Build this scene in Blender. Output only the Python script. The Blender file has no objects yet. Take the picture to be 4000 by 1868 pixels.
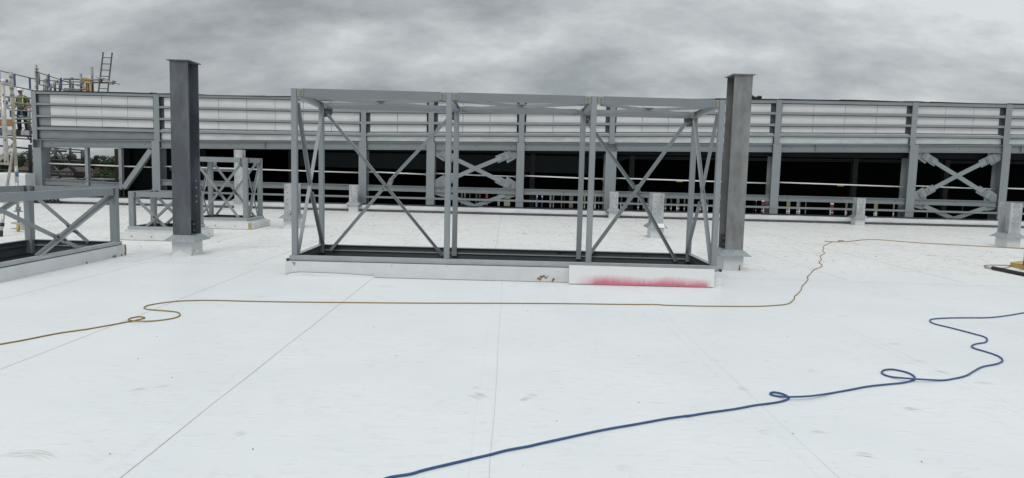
import bpy, bmesh, math, random
from mathutils import Vector, Matrix, noise
random.seed(7)
PI = math.pi
scene = bpy.context.scene
COL = scene.collection

# ------------------------------------------------------------------ camera, sky, sun, exposure
EYE = Vector((0.0, 0.0, 1.65))
FPX, PITCH, ROLL, YAW = 2755.5, 0.0982, 0.0260, 0.0052     # focal length in photo pixels (4000 wide), angles in radians
_fw = Vector((math.sin(YAW) * math.cos(PITCH), math.cos(YAW) * math.cos(PITCH), -math.sin(PITCH)))
_r0 = Vector((math.cos(YAW), -math.sin(YAW), 0.0))
_u0 = _r0.cross(_fw)
_rt = _r0 * math.cos(ROLL) + _u0 * math.sin(ROLL)
_up = _r0 * -math.sin(ROLL) + _u0 * math.cos(ROLL)
cam_data = bpy.data.cameras.new('camera')
cam = bpy.data.objects.new('camera', cam_data)
COL.objects.link(cam)
cam_data.sensor_width = 36.0
cam_data.lens = FPX / 4000 * 36.0
cam_data.clip_start = 0.05
cam_data.clip_end = 6000
m = Matrix((( _rt.x, _up.x, -_fw.x, EYE.x), (_rt.y, _up.y, -_fw.y, EYE.y), (_rt.z, _up.z, -_fw.z, EYE.z), (0, 0, 0, 1)))
cam.matrix_world = m
scene.camera = cam
scene.render.engine = 'CYCLES'
scene.view_settings.view_transform = 'Standard'
scene.view_settings.look = 'None'
scene.view_settings.gamma = 1.0
scene.view_settings.exposure = 0.0
try:
    scene.cycles.use_denoising = True
    scene.cycles.max_bounces = 6
except Exception:
    pass

SUN_EL, SUN_ROT = math.radians(48), math.radians(200)
world = bpy.data.worlds.new('World')
scene.world = world
world.use_nodes = True
wt = world.node_tree
wt.nodes.clear()
def WN(t, **kw):
    n = wt.nodes.new(t)
    for k, v in kw.items():
        setattr(n, k, v)
    return n
def WL(a, b):
    wt.links.new(a, b)
def wmath(op, a, b=None, c=None, clamp=False):
    n = WN('ShaderNodeMath', operation=op); n.use_clamp = clamp
    for i, v in enumerate((a, b, c)):
        if v is None: continue
        if isinstance(v, (int, float)): n.inputs[i].default_value = v
        else: WL(v, n.inputs[i])
    return n.outputs[0]
wout = WN('ShaderNodeOutputWorld'); wbg = WN('ShaderNodeBackground')
wbg.inputs['Strength'].default_value = 0.1
WL(wbg.outputs[0], wout.inputs[0])
sky = WN('ShaderNodeTexSky', sky_type='NISHITA', sun_disc=False, sun_elevation=SUN_EL, sun_rotation=SUN_ROT)
tc = WN('ShaderNodeTexCoord'); sep = WN('ShaderNodeSeparateXYZ')
WL(tc.outputs['Generated'], sep.inputs[0])
zc = wmath('ADD', wmath('MAXIMUM', sep.outputs[2], 0.0), 0.5)       # cloud layer seen in perspective
cmb = WN('ShaderNodeCombineXYZ')
WL(wmath('DIVIDE', sep.outputs[0], zc), cmb.inputs[0]); WL(wmath('DIVIDE', sep.outputs[1], zc), cmb.inputs[1])
mp = WN('ShaderNodeMapping'); mp.inputs['Rotation'].default_value = (0, 0, math.radians(42)); mp.inputs['Scale'].default_value = (1.0, 1.7, 1)
mp.inputs['Location'].default_value = (1.3, 9.2, 0.3)
WL(cmb.outputs[0], mp.inputs[0])
n1 = WN('ShaderNodeTexNoise'); n1.inputs['Scale'].default_value = 2.4; n1.inputs['Detail'].default_value = 10; n1.inputs['Roughness'].default_value = 0.6; n1.inputs['Distortion'].default_value = 0.1
n2 = WN('ShaderNodeTexNoise'); n2.inputs['Scale'].default_value = 1.5; n2.inputs['Detail'].default_value = 3
WL(mp.outputs[0], n1.inputs['Vector']); WL(mp.outputs[0], n2.inputs['Vector'])
n1s = WN('ShaderNodeTexNoise')        # the same clouds a step further off: their difference lights the cloud tops and darkens the bases
for k_ in ('Scale', 'Detail', 'Roughness', 'Distortion'): n1s.inputs[k_].default_value = n1.inputs[k_].default_value
sh = WN('ShaderNodeVectorMath', operation='ADD'); sh.inputs[1].default_value = (-0.05, -0.13, 0.0)
WL(mp.outputs[0], sh.inputs[0]); WL(sh.outputs[0], n1s.inputs['Vector'])
relief = wmath('MULTIPLY', wmath('SUBTRACT', n1.outputs[0], n1s.outputs[0]), 0.30)
cl = wmath('ADD', wmath('ADD', wmath('ADD', wmath('MULTIPLY', n1.outputs[0], 0.36), wmath('MULTIPLY', n2.outputs[0], 0.34)), 0.15), relief)
ramp = WN('ShaderNodeValToRGB')
WL(cl, ramp.inputs[0])
cr = ramp.color_ramp
cr.elements[0].position = 0.38; cr.elements[0].color = (0.31, 0.338, 0.354, 1)
cr.elements[1].position = 0.61; cr.elements[1].color = (0.69, 0.72, 0.735, 1)
e = cr.elements.new(0.46); e.color = (0.415, 0.443, 0.458, 1)
e = cr.elements.new(0.54); e.color = (0.545, 0.572, 0.586, 1)
# an overcast sky is up to three times brighter overhead than at the horizon
zen = wmath('ADD', 1.0, wmath('MULTIPLY', wmath('SUBTRACT', wmath('MAXIMUM', sep.outputs[2], 0.30), 0.30), 1.65))
side = wmath('ADD', 1.0, wmath('MULTIPLY', sep.outputs[0], 0.05))
sc = wmath('MULTIPLY', wmath('MULTIPLY', zen, side), 10.0)
vm = WN('ShaderNodeVectorMath', operation='SCALE')
WL(ramp.outputs[0], vm.inputs[0]); WL(sc, vm.inputs['Scale'])
mix = WN('ShaderNodeMix', data_type='RGBA'); mix.inputs[0].default_value = 0.96
WL(sky.outputs[0], mix.inputs[6]); WL(vm.outputs[0], mix.inputs[7])
WL(mix.outputs[2], wbg.inputs['Color'])

sun_d = bpy.data.lights.new('sun', 'SUN'); sun_d.energy = 0.95; sun_d.angle = math.radians(25); sun_d.color = (1.0, 0.97, 0.93)
sun = bpy.data.objects.new('sun', sun_d); COL.objects.link(sun)
_sd = Vector((math.sin(SUN_ROT) * math.cos(SUN_EL), math.cos(SUN_ROT) * math.cos(SUN_EL), math.sin(SUN_EL)))
sun.rotation_euler = _sd.to_track_quat('Z', 'Y').to_euler()

# ------------------------------------------------------------------ measuring helpers (survey of the place from the photograph)
def ray(px, py):
    return _fw + _rt * ((px - 2000) / FPX) - _up * ((py - 934) / FPX)
def G(px, py, z=0.0):
    d = ray(px, py); return EYE + d * ((z - EYE.z) / d.z)
def Y(px, py, y):
    d = ray(px, py); return EYE + d * (y / d.y)
def XX(px, py, x):
    d = ray(px, py); return EYE + d * (x / d.x)

# ------------------------------------------------------------------ materials
def mat(name, base, rough=0.6, metal=0.0, var=None, vscale=6.0, vstretch=(1, 1, 1), bump=0.0, bscale=20.0, spec=0.5, fac=(0.35, 0.65)):
    """base colour, with an optional second tone mixed in by noise (object coordinates)"""
    mt = bpy.data.materials.new(name); mt.use_nodes = True
    nt = mt.node_tree; b = nt.nodes['Principled BSDF']
    b.inputs['Base Color'].default_value = (*base, 1); b.inputs['Roughness'].default_value = rough
    b.inputs['Metallic'].default_value = metal; b.inputs['Specular IOR Level'].default_value = spec
    if var or bump:
        g = nt.nodes.new('ShaderNodeNewGeometry')
        mpn = nt.nodes.new('ShaderNodeMapping'); mpn.inputs['Scale'].default_value = vstretch
        nt.links.new(g.outputs['Position'], mpn.inputs[0])
    if var:
        n = nt.nodes.new('ShaderNodeTexNoise'); n.inputs['Scale'].default_value = vscale; n.inputs['Detail'].default_value = 6; n.inputs['Roughness'].default_value = 0.6
        nt.links.new(mpn.outputs[0], n.inputs['Vector'])
        r = nt.nodes.new('ShaderNodeMapRange'); r.inputs['From Min'].default_value = fac[0]; r.inputs['From Max'].default_value = fac[1]
        nt.links.new(n.outputs[0], r.inputs[0])
        mx = nt.nodes.new('ShaderNodeMix'); mx.data_type = 'RGBA'
        mx.inputs[6].default_value = (*base, 1); mx.inputs[7].default_value = (*var, 1)
        nt.links.new(r.outputs[0], mx.inputs[0]); nt.links.new(mx.outputs[2], b.inputs['Base Color'])
    if bump:
        n = nt.nodes.new('ShaderNodeTexNoise'); n.inputs['Scale'].default_value = bscale; n.inputs['Detail'].default_value = 4
        nt.links.new(mpn.outputs[0], n.inputs['Vector'])
        bp = nt.nodes.new('ShaderNodeBump'); bp.inputs['Strength'].default_value = bump; bp.inputs['Distance'].default_value = 0.02
        nt.links.new(n.outputs[0], bp.inputs['Height']); nt.links.new(bp.outputs[0], b.inputs['Normal'])
    return mt

M = {}
M['paint'] = mat('grey_paint', (0.258, 0.283, 0.294), 0.45, 0, (0.232, 0.255, 0.266), 3.0, (1, 1, 0.5))
M['rail_light'] = mat('rail_light', (0.42, 0.45, 0.46), 0.4, 0.1, (0.36, 0.385, 0.395), 5)
M['paint_shaded'] = mat('grey_paint_shaded', (0.205, 0.225, 0.235), 0.45, 0, (0.185, 0.205, 0.215), 3.0)  # same grey paint, darkened to carry the shade on the top beams
M['paint_wall'] = mat('grey_paint_wall', (0.245, 0.270, 0.282), 0.5, 0, (0.215, 0.238, 0.250), 1.2)
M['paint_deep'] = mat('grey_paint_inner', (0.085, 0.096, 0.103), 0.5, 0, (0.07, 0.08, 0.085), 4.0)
M['galv_light'] = mat('galvanised_light', (0.50, 0.52, 0.53), 0.42, 0.3, (0.33, 0.35, 0.36), 7.0, (1, 1, 0.4))
M['galv_dull'] = mat('galvanised_dull', (0.092, 0.10, 0.112), 0.5, 0.25, (0.20, 0.22, 0.255), 3.2, (1, 1, 0.3), fac=(0.40, 0.75))
M['galv_stain'] = mat('galvanised_stained', (0.27, 0.283, 0.288), 0.42, 0.3, (0.175, 0.175, 0.165), 5.5, (1, 1, 0.4), bump=0.35, bscale=14)
M['galv_collar'] = mat('galvanised_collar', (0.33, 0.36, 0.37), 0.4, 0.3, (0.24, 0.265, 0.275), 22.0, (1, 1, 0.3))
M['bolt'] = mat('bolt_steel', (0.30, 0.29, 0.24), 0.4, 0.6)
M['bolt_dark'] = mat('bolt_dark', (0.06, 0.065, 0.07), 0.5, 0.3)
M['plate'] = mat('plate_steel', (0.25, 0.26, 0.245), 0.5)
M['black'] = mat('black_plastic', (0.012, 0.012, 0.014), 0.6)
M['void'] = mat('interior_dark', (0.017, 0.019, 0.021), 0.9, spec=0.1)  # near-black: the darkness of unlit interiors put into the colour
M['slate'] = mat('dark_slate_sheet', (0.10, 0.122, 0.135), 0.8, spec=0.2)
M['dark_steel'] = mat('dark_steel', (0.05, 0.055, 0.06), 0.7)
M['clad'] = mat('cladding_white', (0.69, 0.69, 0.695), 0.5, 0, (0.63, 0.63, 0.64), 1.5)
M['flash'] = mat('flashing', (0.68, 0.71, 0.72), 0.34, 0.25, (0.55, 0.58, 0.59), 1.6, (1, 1, 2), bump=0.55, bscale=2.2)
M['flash_dull'] = mat('flashing_dull', (0.27, 0.29, 0.30), 0.38, 0.3, (0.22, 0.235, 0.245), 1.6, (1, 1, 2), bump=0.4, bscale=2.2)
M['wrap'] = mat('membrane_wrap', (0.66, 0.68, 0.685), 0.42, 0, (0.58, 0.60, 0.61), 2.2, bump=0.7, bscale=4)
M['rollm'] = mat('membrane_roll', (0.58, 0.59, 0.60), 0.55, 0, (0.47, 0.48, 0.49), 1.2, (1, 2, 2), bump=0.8, bscale=2.6)
M['board'] = mat('white_board', (0.72, 0.73, 0.72), 0.55, 0, (0.64, 0.65, 0.64), 4.0)
M['foam'] = mat('foam_edge', (0.50, 0.42, 0.22), 0.8, 0, (0.42, 0.34, 0.17), 8)
M['foam_yellow'] = mat('yellow_board', (0.44, 0.32, 0.12), 0.8, 0, (0.50, 0.34, 0.09), 12)
M['foam_orange'] = mat('expanding_foam', (0.20, 0.085, 0.03), 0.8, 0, (0.33, 0.20, 0.09), 40)
M['hose_blue'] = mat('blue_hose', (0.018, 0.072, 0.20), 0.45, 0, (0.03, 0.09, 0.20), 3)
M['hose_yellow'] = mat('ochre_cable', (0.25, 0.165, 0.018), 0.5)
M['alu'] = mat('aluminium', (0.52, 0.51, 0.49), 0.4, 0.4, (0.40, 0.38, 0.33), 12)
M['alu_mud'] = mat('muddy_tube', (0.33, 0.31, 0.23), 0.6, 0.1, (0.45, 0.43, 0.38), 9)
M['tube'] = mat('scaffold_tube', (0.30, 0.30, 0.29), 0.5, 0.4, (0.20, 0.20, 0.19), 6)
M['tube_white'] = mat('white_tube', (0.75, 0.75, 0.75), 0.4)
M['tube_dark'] = mat('dark_tube', (0.09, 0.095, 0.10), 0.6)
M['blue'] = mat('blue_guard', (0.055, 0.085, 0.17), 0.5)
M['green'] = mat('green_tube', (0.03, 0.11, 0.07), 0.5)
M['ply'] = mat('plywood', (0.40, 0.23, 0.10), 0.7, 0, (0.30, 0.16, 0.07), 14, (1, 1, 4))
M['yellow'] = mat('yellow_gate', (0.60, 0.31, 0.02), 0.5)
M['skin'] = mat('skin', (0.38, 0.18, 0.12), 0.6)
M['shirt'] = mat('grey_tshirt', (0.12, 0.125, 0.11), 0.9)
M['trousers'] = mat('dark_trousers', (0.012, 0.013, 0.017), 0.9)
M['hivis'] = mat('hi_vis', (0.50, 0.60, 0.06), 0.8)
M['helmet'] = mat('white_helmet', (0.80, 0.80, 0.78), 0.3)
M['boot'] = mat('boots', (0.02, 0.017, 0.015), 0.7)
M['rubber'] = mat('rubber', (0.02, 0.02, 0.02), 0.8)
M['castor'] = mat('castor_tyre', (0.55, 0.42, 0.10), 0.5)
M['brown'] = mat('wool_panel', (0.10, 0.085, 0.05), 0.9, 0, (0.075, 0.06, 0.035), 3)
M['bark'] = mat('bark', (0.06, 0.045, 0.03), 0.9)
M['leaf_a'] = mat('leaves_dark', (0.022, 0.040, 0.016), 0.8, 0, (0.040, 0.065, 0.022), 0.5)
M['leaf_b'] = mat('leaves_mid', (0.045, 0.075, 0.028), 0.8, 0, (0.025, 0.045, 0.018), 0.5)
M['brick'] = mat('brick', (0.10, 0.06, 0.048), 0.9, 0, (0.08, 0.05, 0.04), 2)
M['roof_tile'] = mat('roof_tile', (0.085, 0.06, 0.05), 0.9, 0, (0.06, 0.05, 0.045), 2)
M['window_white'] = mat('window_frame', (0.7, 0.7, 0.7), 0.5)
M['glass'] = mat('window_glass', (0.05, 0.06, 0.07), 0.15)
M['red'] = mat('red_container', (0.20, 0.045, 0.03), 0.6)
M['cream'] = mat('cream_container', (0.24, 0.22, 0.18), 0.6, 0, (0.08, 0.07, 0.06), 0.8)
M['cblue'] = mat('blue_container', (0.06, 0.14, 0.28), 0.6)
M['white'] = mat('white_sheet', (0.75, 0.76, 0.77), 0.5)
M['white_dirty'] = mat('grey_white_cabin', (0.36, 0.37, 0.38), 0.6, 0, (0.12, 0.11, 0.11), 0.7)
M['grass'] = mat('bank_grass', (0.075, 0.10, 0.04), 0.95, 0, (0.12, 0.125, 0.06), 0.25)
M['ground'] = mat('site_ground', (0.16, 0.15, 0.12), 0.95, 0, (0.07, 0.085, 0.04), 0.02)
M['ink'] = mat('marker_ink', (0.015, 0.015, 0.02), 0.7)
M['facade'] = mat('building_side', (0.22, 0.23, 0.24), 0.7)

def membrane_mat():
    mt = bpy.data.materials.new('roof_membrane'); mt.use_nodes = True
    nt = mt.node_tree; b = nt.nodes['Principled BSDF']; L = nt.links.new
    b.inputs['Roughness'].default_value = 0.42; b.inputs['Specular IOR Level'].default_value = 0.35
    def N(t): return nt.nodes.new(t)
    def mth(op, a, bb=None, clamp=False):
        n = N('ShaderNodeMath'); n.operation = op; n.use_clamp = clamp
        for i, v in enumerate((a, bb)):
            if v is None: continue
            if isinstance(v, (int, float)): n.inputs[i].default_value = v
            else: L(v, n.inputs[i])
        return n.outputs[0]
    g = N('ShaderNodeNewGeometry'); s = N('ShaderNodeSeparateXYZ'); L(g.outputs['Position'], s.inputs[0])
    def noise_(scale, detail=4, rough=0.55, stretch=(1, 1, 1), off=(0, 0, 0)):
        mpn = N('ShaderNodeMapping'); mpn.inputs['Scale'].default_value = stretch; mpn.inputs['Location'].default_value = off
        L(g.outputs['Position'], mpn.inputs[0])
        n = N('ShaderNodeTexNoise'); n.inputs['Scale'].default_value = scale; n.inputs['Detail'].default_value = detail; n.inputs['Roughness'].default_value = rough
        L(mpn.outputs[0], n.inputs['Vector']); return n.outputs[0]
    def rng(v, a, bb, c=0.0, d=1.0):
        r = N('ShaderNodeMapRange'); L(v, r.inputs[0])
        for i, x in zip((1, 2, 3, 4), (a, bb, c, d)): r.inputs[i].default_value = x
        return r.outputs[0]
    def mixc(fac, a, col):
        mx = N('ShaderNodeMix'); mx.data_type = 'RGBA'; L(fac, mx.inputs[0])
        if isinstance(a, tuple): mx.inputs[6].default_value = (*a, 1)
        else: L(a, mx.inputs[6])
        mx.inputs[7].default_value = (*col, 1); return mx.outputs[2]
    c = mixc(rng(noise_(0.7, 3), 0.35, 0.65), (0.762, 0.782, 0.788), (0.722, 0.748, 0.757))
    c = mixc(mth('MULTIPLY', rng(s.outputs[1], 10.9, 13.5), 0.8), c, (0.80, 0.80, 0.78))
    # the older sheets beyond the cross seam carry much more dirt than the fresh ones this side of it
    far = rng(mth('ADD', s.outputs[1], mth('MULTIPLY', noise_(0.6, 3), 3.0)), 12.2, 15.5)
    cover = mth('ADD', mth('MULTIPLY', far, 0.86), 0.14)
    flecks = mth('MULTIPLY', rng(noise_(6.0, 6, 0.68, (1, 2.2, 1)), 0.552, 0.592), rng(noise_(0.9, 3, 0.5, off=(5, 2, 0)), 0.36, 0.52))
    c = mixc(mth('MULTIPLY', mth('MULTIPLY', flecks, cover), 0.55), c, (0.36, 0.29, 0.19))
    dark = mth('MULTIPLY', rng(noise_(8.5, 5, 0.65, (1, 2.8, 1), (9, 4, 0)), 0.615, 0.635), rng(noise_(1.3, 2, 0.5, off=(2, 8, 0)), 0.40, 0.52))
    c = mixc(mth('MULTIPLY', mth('MULTIPLY', dark, cover), 0.75), c, (0.14, 0.12, 0.10))
    ochre = mth('MULTIPLY', rng(noise_(0.55, 3, 0.55, (1, 1.5, 1), (1.5, 7.3, 0)), 0.58, 0.72), rng(noise_(9, 3, 0.7), 0.45, 0.6))
    c = mixc(mth('MULTIPLY', mth('MULTIPLY', ochre, cover), 0.85), c, (0.58, 0.50, 0.34))
    # a few brushed smears on the near sheets
    sm = mth('MULTIPLY', rng(noise_(2.1, 4, 0.6, (1.6, 1, 1), (4.4, 1.1, 0)), 0.66, 0.74), rng(noise_(22, 2, 0.6, (1, 3.5, 1)), 0.42, 0.62))
    c = mixc(mth('MULTIPLY', sm, 0.45), c, (0.46, 0.42, 0.33))
    grit = rng(noise_(38, 1, 0.4, off=(3, 3, 0)), 0.815, 0.825)
    c = mixc(mth('MULTIPLY', grit, 0.8), c, (0.1, 0.09, 0.08))
    L(c, b.inputs['Base Color'])
    h = mth('ADD', mth('MULTIPLY', noise_(0.8, 2, 0.45, (1, 1.6, 1)), 0.02), mth('MULTIPLY', rng(noise_(5.0, 2, 0.5, (0.8, 2.2, 1), (7, 7, 0)), 0.6, 0.75), 0.006))
    bp = N('ShaderNodeBump'); bp.inputs['Strength'].default_value = 0.4; bp.inputs['Distance'].default_value = 1.0
    L(h, bp.inputs['Height']); L(bp.outputs[0], b.inputs['Normal'])
    return mt
M['membrane'] = membrane_mat()

def clad_mat():
    mt = M['clad']; nt = mt.node_tree; b = nt.nodes['Principled BSDF']
    g = nt.nodes.new('ShaderNodeNewGeometry')
    w = nt.nodes.new('ShaderNodeTexWave'); w.wave_type = 'BANDS'; w.bands_direction = 'Z'; w.inputs['Scale'].default_value = 7.0
    nt.links.new(g.outputs['Position'], w.inputs['Vector'])
    bp = nt.nodes.new('ShaderNodeBump'); bp.inputs['Strength'].default_value = 0.08; bp.inputs['Distance'].default_value = 0.01
    nt.links.new(w.outputs[1], bp.inputs['Height']); nt.links.new(bp.outputs[0], b.inputs['Normal'])
clad_mat()

def red_board_mat(z0, z1):
    """white facing with red marking powder rubbed into its lower half (fades with the height on the board)"""
    mt = bpy.data.materials.new('red_marked_board'); mt.use_nodes = True
    nt = mt.node_tree; b = nt.nodes['Principled BSDF']; L = nt.links.new; b.inputs['Roughness'].default_value = 0.6
    g = nt.nodes.new('ShaderNodeNewGeometry'); s = nt.nodes.new('ShaderNodeSeparateXYZ'); L(g.outputs['Position'], s.inputs[0])
    mpn = nt.nodes.new('ShaderNodeMapping'); mpn.inputs['Scale'].default_value = (14, 1, 2.2); L(g.outputs['Position'], mpn.inputs[0])
    n = nt.nodes.new('ShaderNodeTexNoise'); n.inputs['Scale'].default_value = 4; n.inputs['Detail'].default_value = 6; L(mpn.outputs[0], n.inputs['Vector'])
    n3 = nt.nodes.new('ShaderNodeTexNoise'); n3.inputs['Scale'].default_value = 2.0; n3.inputs['Detail'].default_value = 3; L(g.outputs['Position'], n3.inputs['Vector'])
    def mth(op, a, c):
        q = nt.nodes.new('ShaderNodeMath'); q.operation = op
        for i, v in enumerate((a, c)):
            if isinstance(v, (int, float)): q.inputs[i].default_value = v
            else: L(v, q.inputs[i])
        return q.outputs[0]
    r = nt.nodes.new('ShaderNodeMapRange'); L(s.outputs[2], r.inputs[0])
    r.inputs[1].default_value = z0; r.inputs[2].default_value = z1; r.inputs[3].default_value = 1.0; r.inputs[4].default_value = 0.0
    f = mth('ADD', r.outputs[0], mth('MULTIPLY', mth('SUBTRACT', n3.outputs[0], 0.5), 0.9))
    f = mth('ADD', f, mth('MULTIPLY', mth('SUBTRACT', n.outputs[0], 0.5), 0.36))
    r2 = nt.nodes.new('ShaderNodeMapRange'); L(f, r2.inputs[0]); r2.inputs[1].default_value = 0.28; r2.inputs[2].default_value = 0.88; r2.inputs[4].default_value = 0.92
    # nothing near the two ends of the board
    rx = nt.nodes.new('ShaderNodeMapRange'); L(s.outputs[0], rx.inputs[0]); rx.inputs[1].default_value = 1.0; rx.inputs[2].default_value = 1.3
    rx2 = nt.nodes.new('ShaderNodeMapRange'); L(s.outputs[0], rx2.inputs[0]); rx2.inputs[1].default_value = 3.0; rx2.inputs[2].default_value = 2.9
    ff = mth('MULTIPLY', mth('MULTIPLY', r2.outputs[0], rx.outputs[0]), rx2.outputs[0])
    mx = nt.nodes.new('ShaderNodeMix'); mx.data_type = 'RGBA'; L(ff, mx.inputs[0])
    mx.inputs[6].default_value = (0.72, 0.73, 0.73, 1); mx.inputs[7].default_value = (0.56, 0.12, 0.19, 1); L(mx.outputs[2], b.inputs['Base Color'])
    return mt

# ------------------------------------------------------------------ mesh builder
def rect(w, h): return [(-w/2, -h/2), (w/2, -h/2), (w/2, h/2), (-w/2, h/2)]
def rrect(w, h, r=0.012):
    a, b = w/2, h/2; k = r*0.3
    return [(-a+r, -b), (a-r, -b), (a-k, -b+k), (a, -b+r), (a, b-r), (a-k, b-k), (a-r, b), (-a+r, b), (-a+k, b-k), (-a, b-r), (-a, -b+r), (-a+k, -b+k)]
def isec(w, h, tf, tw):  # h along b
    a, b = w/2, h/2
    return [(-a, -b), (a, -b), (a, -b+tf), (tw/2, -b+tf), (tw/2, b-tf), (a, b-tf), (a, b), (-a, b), (-a, b-tf), (-tw/2, b-tf), (-tw/2, -b+tf), (-a, -b+tf)]
def lsec(w, t): return [(0, 0), (w, 0), (w, t), (t, t), (t, w), (0, w)]
def csec(w, h, t): # channel, its web towards +a (the viewer's side of a beam running along +x)
    a, b = w/2, h/2
    return [(-a, -b), (a, -b), (a, b), (-a, b), (-a, b-t), (a-t, b-t), (a-t, -b+t), (-a, -b+t)]
def circ(r, n=10): return [(r*math.cos(2*PI*i/n), r*math.sin(2*PI*i/n)) for i in range(n)]

class MB:
    def __init__(s): s.v = []; s.f = []; s.mi = []; s.mats = []; s.sm = []
    def m(s, mt):
        if mt not in s.mats: s.mats.append(mt)
        return s.mats.index(mt)
    def add(s, vs, fs, mt=None, smooth=False):
        o = len(s.v); s.v += [tuple(v) for v in vs]
        k = s.m(mt) if mt else 0
        for f in fs: s.f.append([i + o for i in f]); s.mi.append(k); s.sm.append(smooth)
        return s
    def prism(s, prof, p, q, up=(0, 0, 1), mt=None, smooth=False, q_scale=1.0):
        p, q, up = Vector(p), Vector(q), Vector(up)
        d = (q - p).normalized()
        a = d.cross(up)
        if a.length < 1e-5: a = d.cross(Vector((0, 1, 0)))
        a.normalize(); b = a.cross(d).normalized()
        n = len(prof)
        vs = [p + a*x + b*y for x, y in prof] + [q + a*x*q_scale + b*y*q_scale for x, y in prof]
        o = len(s.v); s.v += [tuple(v) for v in vs]; k = s.m(mt) if mt else 0
        for i in range(n):
            j = (i+1) % n; s.f.append([o+i, o+j, o+n+j, o+n+i]); s.mi.append(k); s.sm.append(smooth)
        s.f.append([o+i for i in range(n)][::-1]); s.mi.append(k); s.sm.append(False)
        s.f.append([o+n+i for i in range(n)]); s.mi.append(k); s.sm.append(False)
        return s
    def box(s, x0, x1, y0, y1, z0, z1, mt=None):
        vs = [(x, y, z) for z in (z0, z1) for y in (y0, y1) for x in (x0, x1)]
        return s.add(vs, [(0, 2, 3, 1), (4, 5, 7, 6), (0, 1, 5, 4), (2, 6, 7, 3), (0, 4, 6, 2), (1, 3, 7, 5)], mt)
    def frustum(s, cx, cy, hx0, hy0, z0, hx1, hy1, z1, mt=None):
        vs = [(cx+a*hx0, cy+b*hy0, z0) for a, b in ((-1, -1), (1, -1), (1, 1), (-1, 1))] + [(cx+a*hx1, cy+b*hy1, z1) for a, b in ((-1, -1), (1, -1), (1, 1), (-1, 1))]
        return s.add(vs, [(3, 2, 1, 0), (4, 5, 6, 7), (0, 1, 5, 4), (1, 2, 6, 5), (2, 3, 7, 6), (3, 0, 4, 7)], mt)
    def tube(s, p, q, r, mt=None, n=10): return s.prism(circ(r, n), p, q, mt=mt, smooth=True)
    def bolt(s, p, d, r=0.014, h=0.012, mt=None):
        p, d = Vector(p), Vector(d).normalized()
        s.prism(circ(r*1.5, 10), p - d*0.001, p + d*h*0.3, up=(0.1, 0.2, 1), mt=mt)
        return s.prism(circ(r, 6), p + d*h*0.3, p + d*h, up=(0.1, 0.2, 1), mt=mt)
    def plate(s, pts, n, t, mt=None):
        """flat plate: polygon pts (3d, planar) thickened by t along n"""
        n = Vector(n).normalized(); k = len(pts)
        vs = [Vector(p) for p in pts] + [Vector(p) + n*t for p in pts]
        fs = [list(range(k))[::-1], [k+i for i in range(k)]] + [[i, (i+1) % k, k+(i+1) % k, k+i] for i in range(k)]
        return s.add(vs, fs, mt)
    def sweep(s, pts, r, mt=None, n=8):
        pts = [Vector(p) for p in pts]; o = len(s.v); k = s.m(mt) if mt else 0
        for i, p in enumerate(pts):
            d = (pts[min(i+1, len(pts)-1)] - pts[max(i-1, 0)]).normalized()
            a = d.cross(Vector((0, 0, 1))); a = a.normalized() if a.length > 1e-5 else Vector((1, 0, 0)); b = a.cross(d)
            s.v += [tuple(p + a*r*math.cos(2*PI*j/n) + b*r*math.sin(2*PI*j/n)) for j in range(n)]
        for i in range(len(pts)-1):
            for j in range(n):
                jj = (j+1) % n; s.f.append([o+i*n+j, o+i*n+jj, o+(i+1)*n+jj, o+(i+1)*n+j]); s.mi.append(k); s.sm.append(True)
        s.f.append([o+j for j in range(n)][::-1]); s.mi.append(k); s.sm.append(False)
        e0 = o+(len(pts)-1)*n; s.f.append([e0+j for j in range(n)]); s.mi.append(k); s.sm.append(False)
        return s
    def sphere(s, c, rx, ry, rz, mt=None, nu=12, nv=8, v0=-PI/2, v1=PI/2):
        o = len(s.v); k = s.m(mt) if mt else 0
        for i in range(nv+1):
            t = v0 + (v1-v0)*i/nv
            s.v += [(c[0]+rx*math.cos(t)*math.cos(2*PI*j/nu), c[1]+ry*math.cos(t)*math.sin(2*PI*j/nu), c[2]+rz*math.sin(t)) for j in range(nu)]
        for i in range(nv):
            for j in range(nu):
                jj = (j+1) % nu; s.f.append([o+i*nu+j, o+i*nu+jj, o+(i+1)*nu+jj, o+(i+1)*nu+j]); s.mi.append(k); s.sm.append(True)
        return s
    def build(s, name, mt, parent=None, fix=True):
        me = bpy.data.meshes.new(name); me.from_pydata(s.v, [], s.f)
        mats = s.mats if s.mats else []
        if mt is not None and not mats: me.materials.append(mt)
        for q in mats: me.materials.append(q)
        if mats:
            for p, k in zip(me.polygons, s.mi): p.material_index = k
        for p, q in zip(me.polygons, s.sm): p.use_smooth = q
        if fix:
            bm = bmesh.new(); bm.from_mesh(me); bmesh.ops.recalc_face_normals(bm, faces=bm.faces); bm.to_mesh(me); bm.free()
        me.update()
        o = bpy.data.objects.new(name, me); COL.objects.link(o)
        if parent is not None:
            o.parent = parent
            o.matrix_parent_inverse = PINV.get(parent.name, Matrix())
            PINV[o.name] = Matrix(PINV.get(parent.name, Matrix())) if False else PINV.get(parent.name, Matrix())
        return o
PINV = {}
def thing(name, label, cat, loc=(0, 0, 0), group=None):
    """an Empty at the thing's base; parts are modelled in world coordinates and keep them"""
    o = bpy.data.objects.new(name, None); COL.objects.link(o); o.location = loc; o.empty_display_size = 0.2
    o['label'] = label; o['category'] = cat
    if group: o['group'] = group
    PINV[o.name] = Matrix.Translation(-Vector(loc))
    return o
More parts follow.
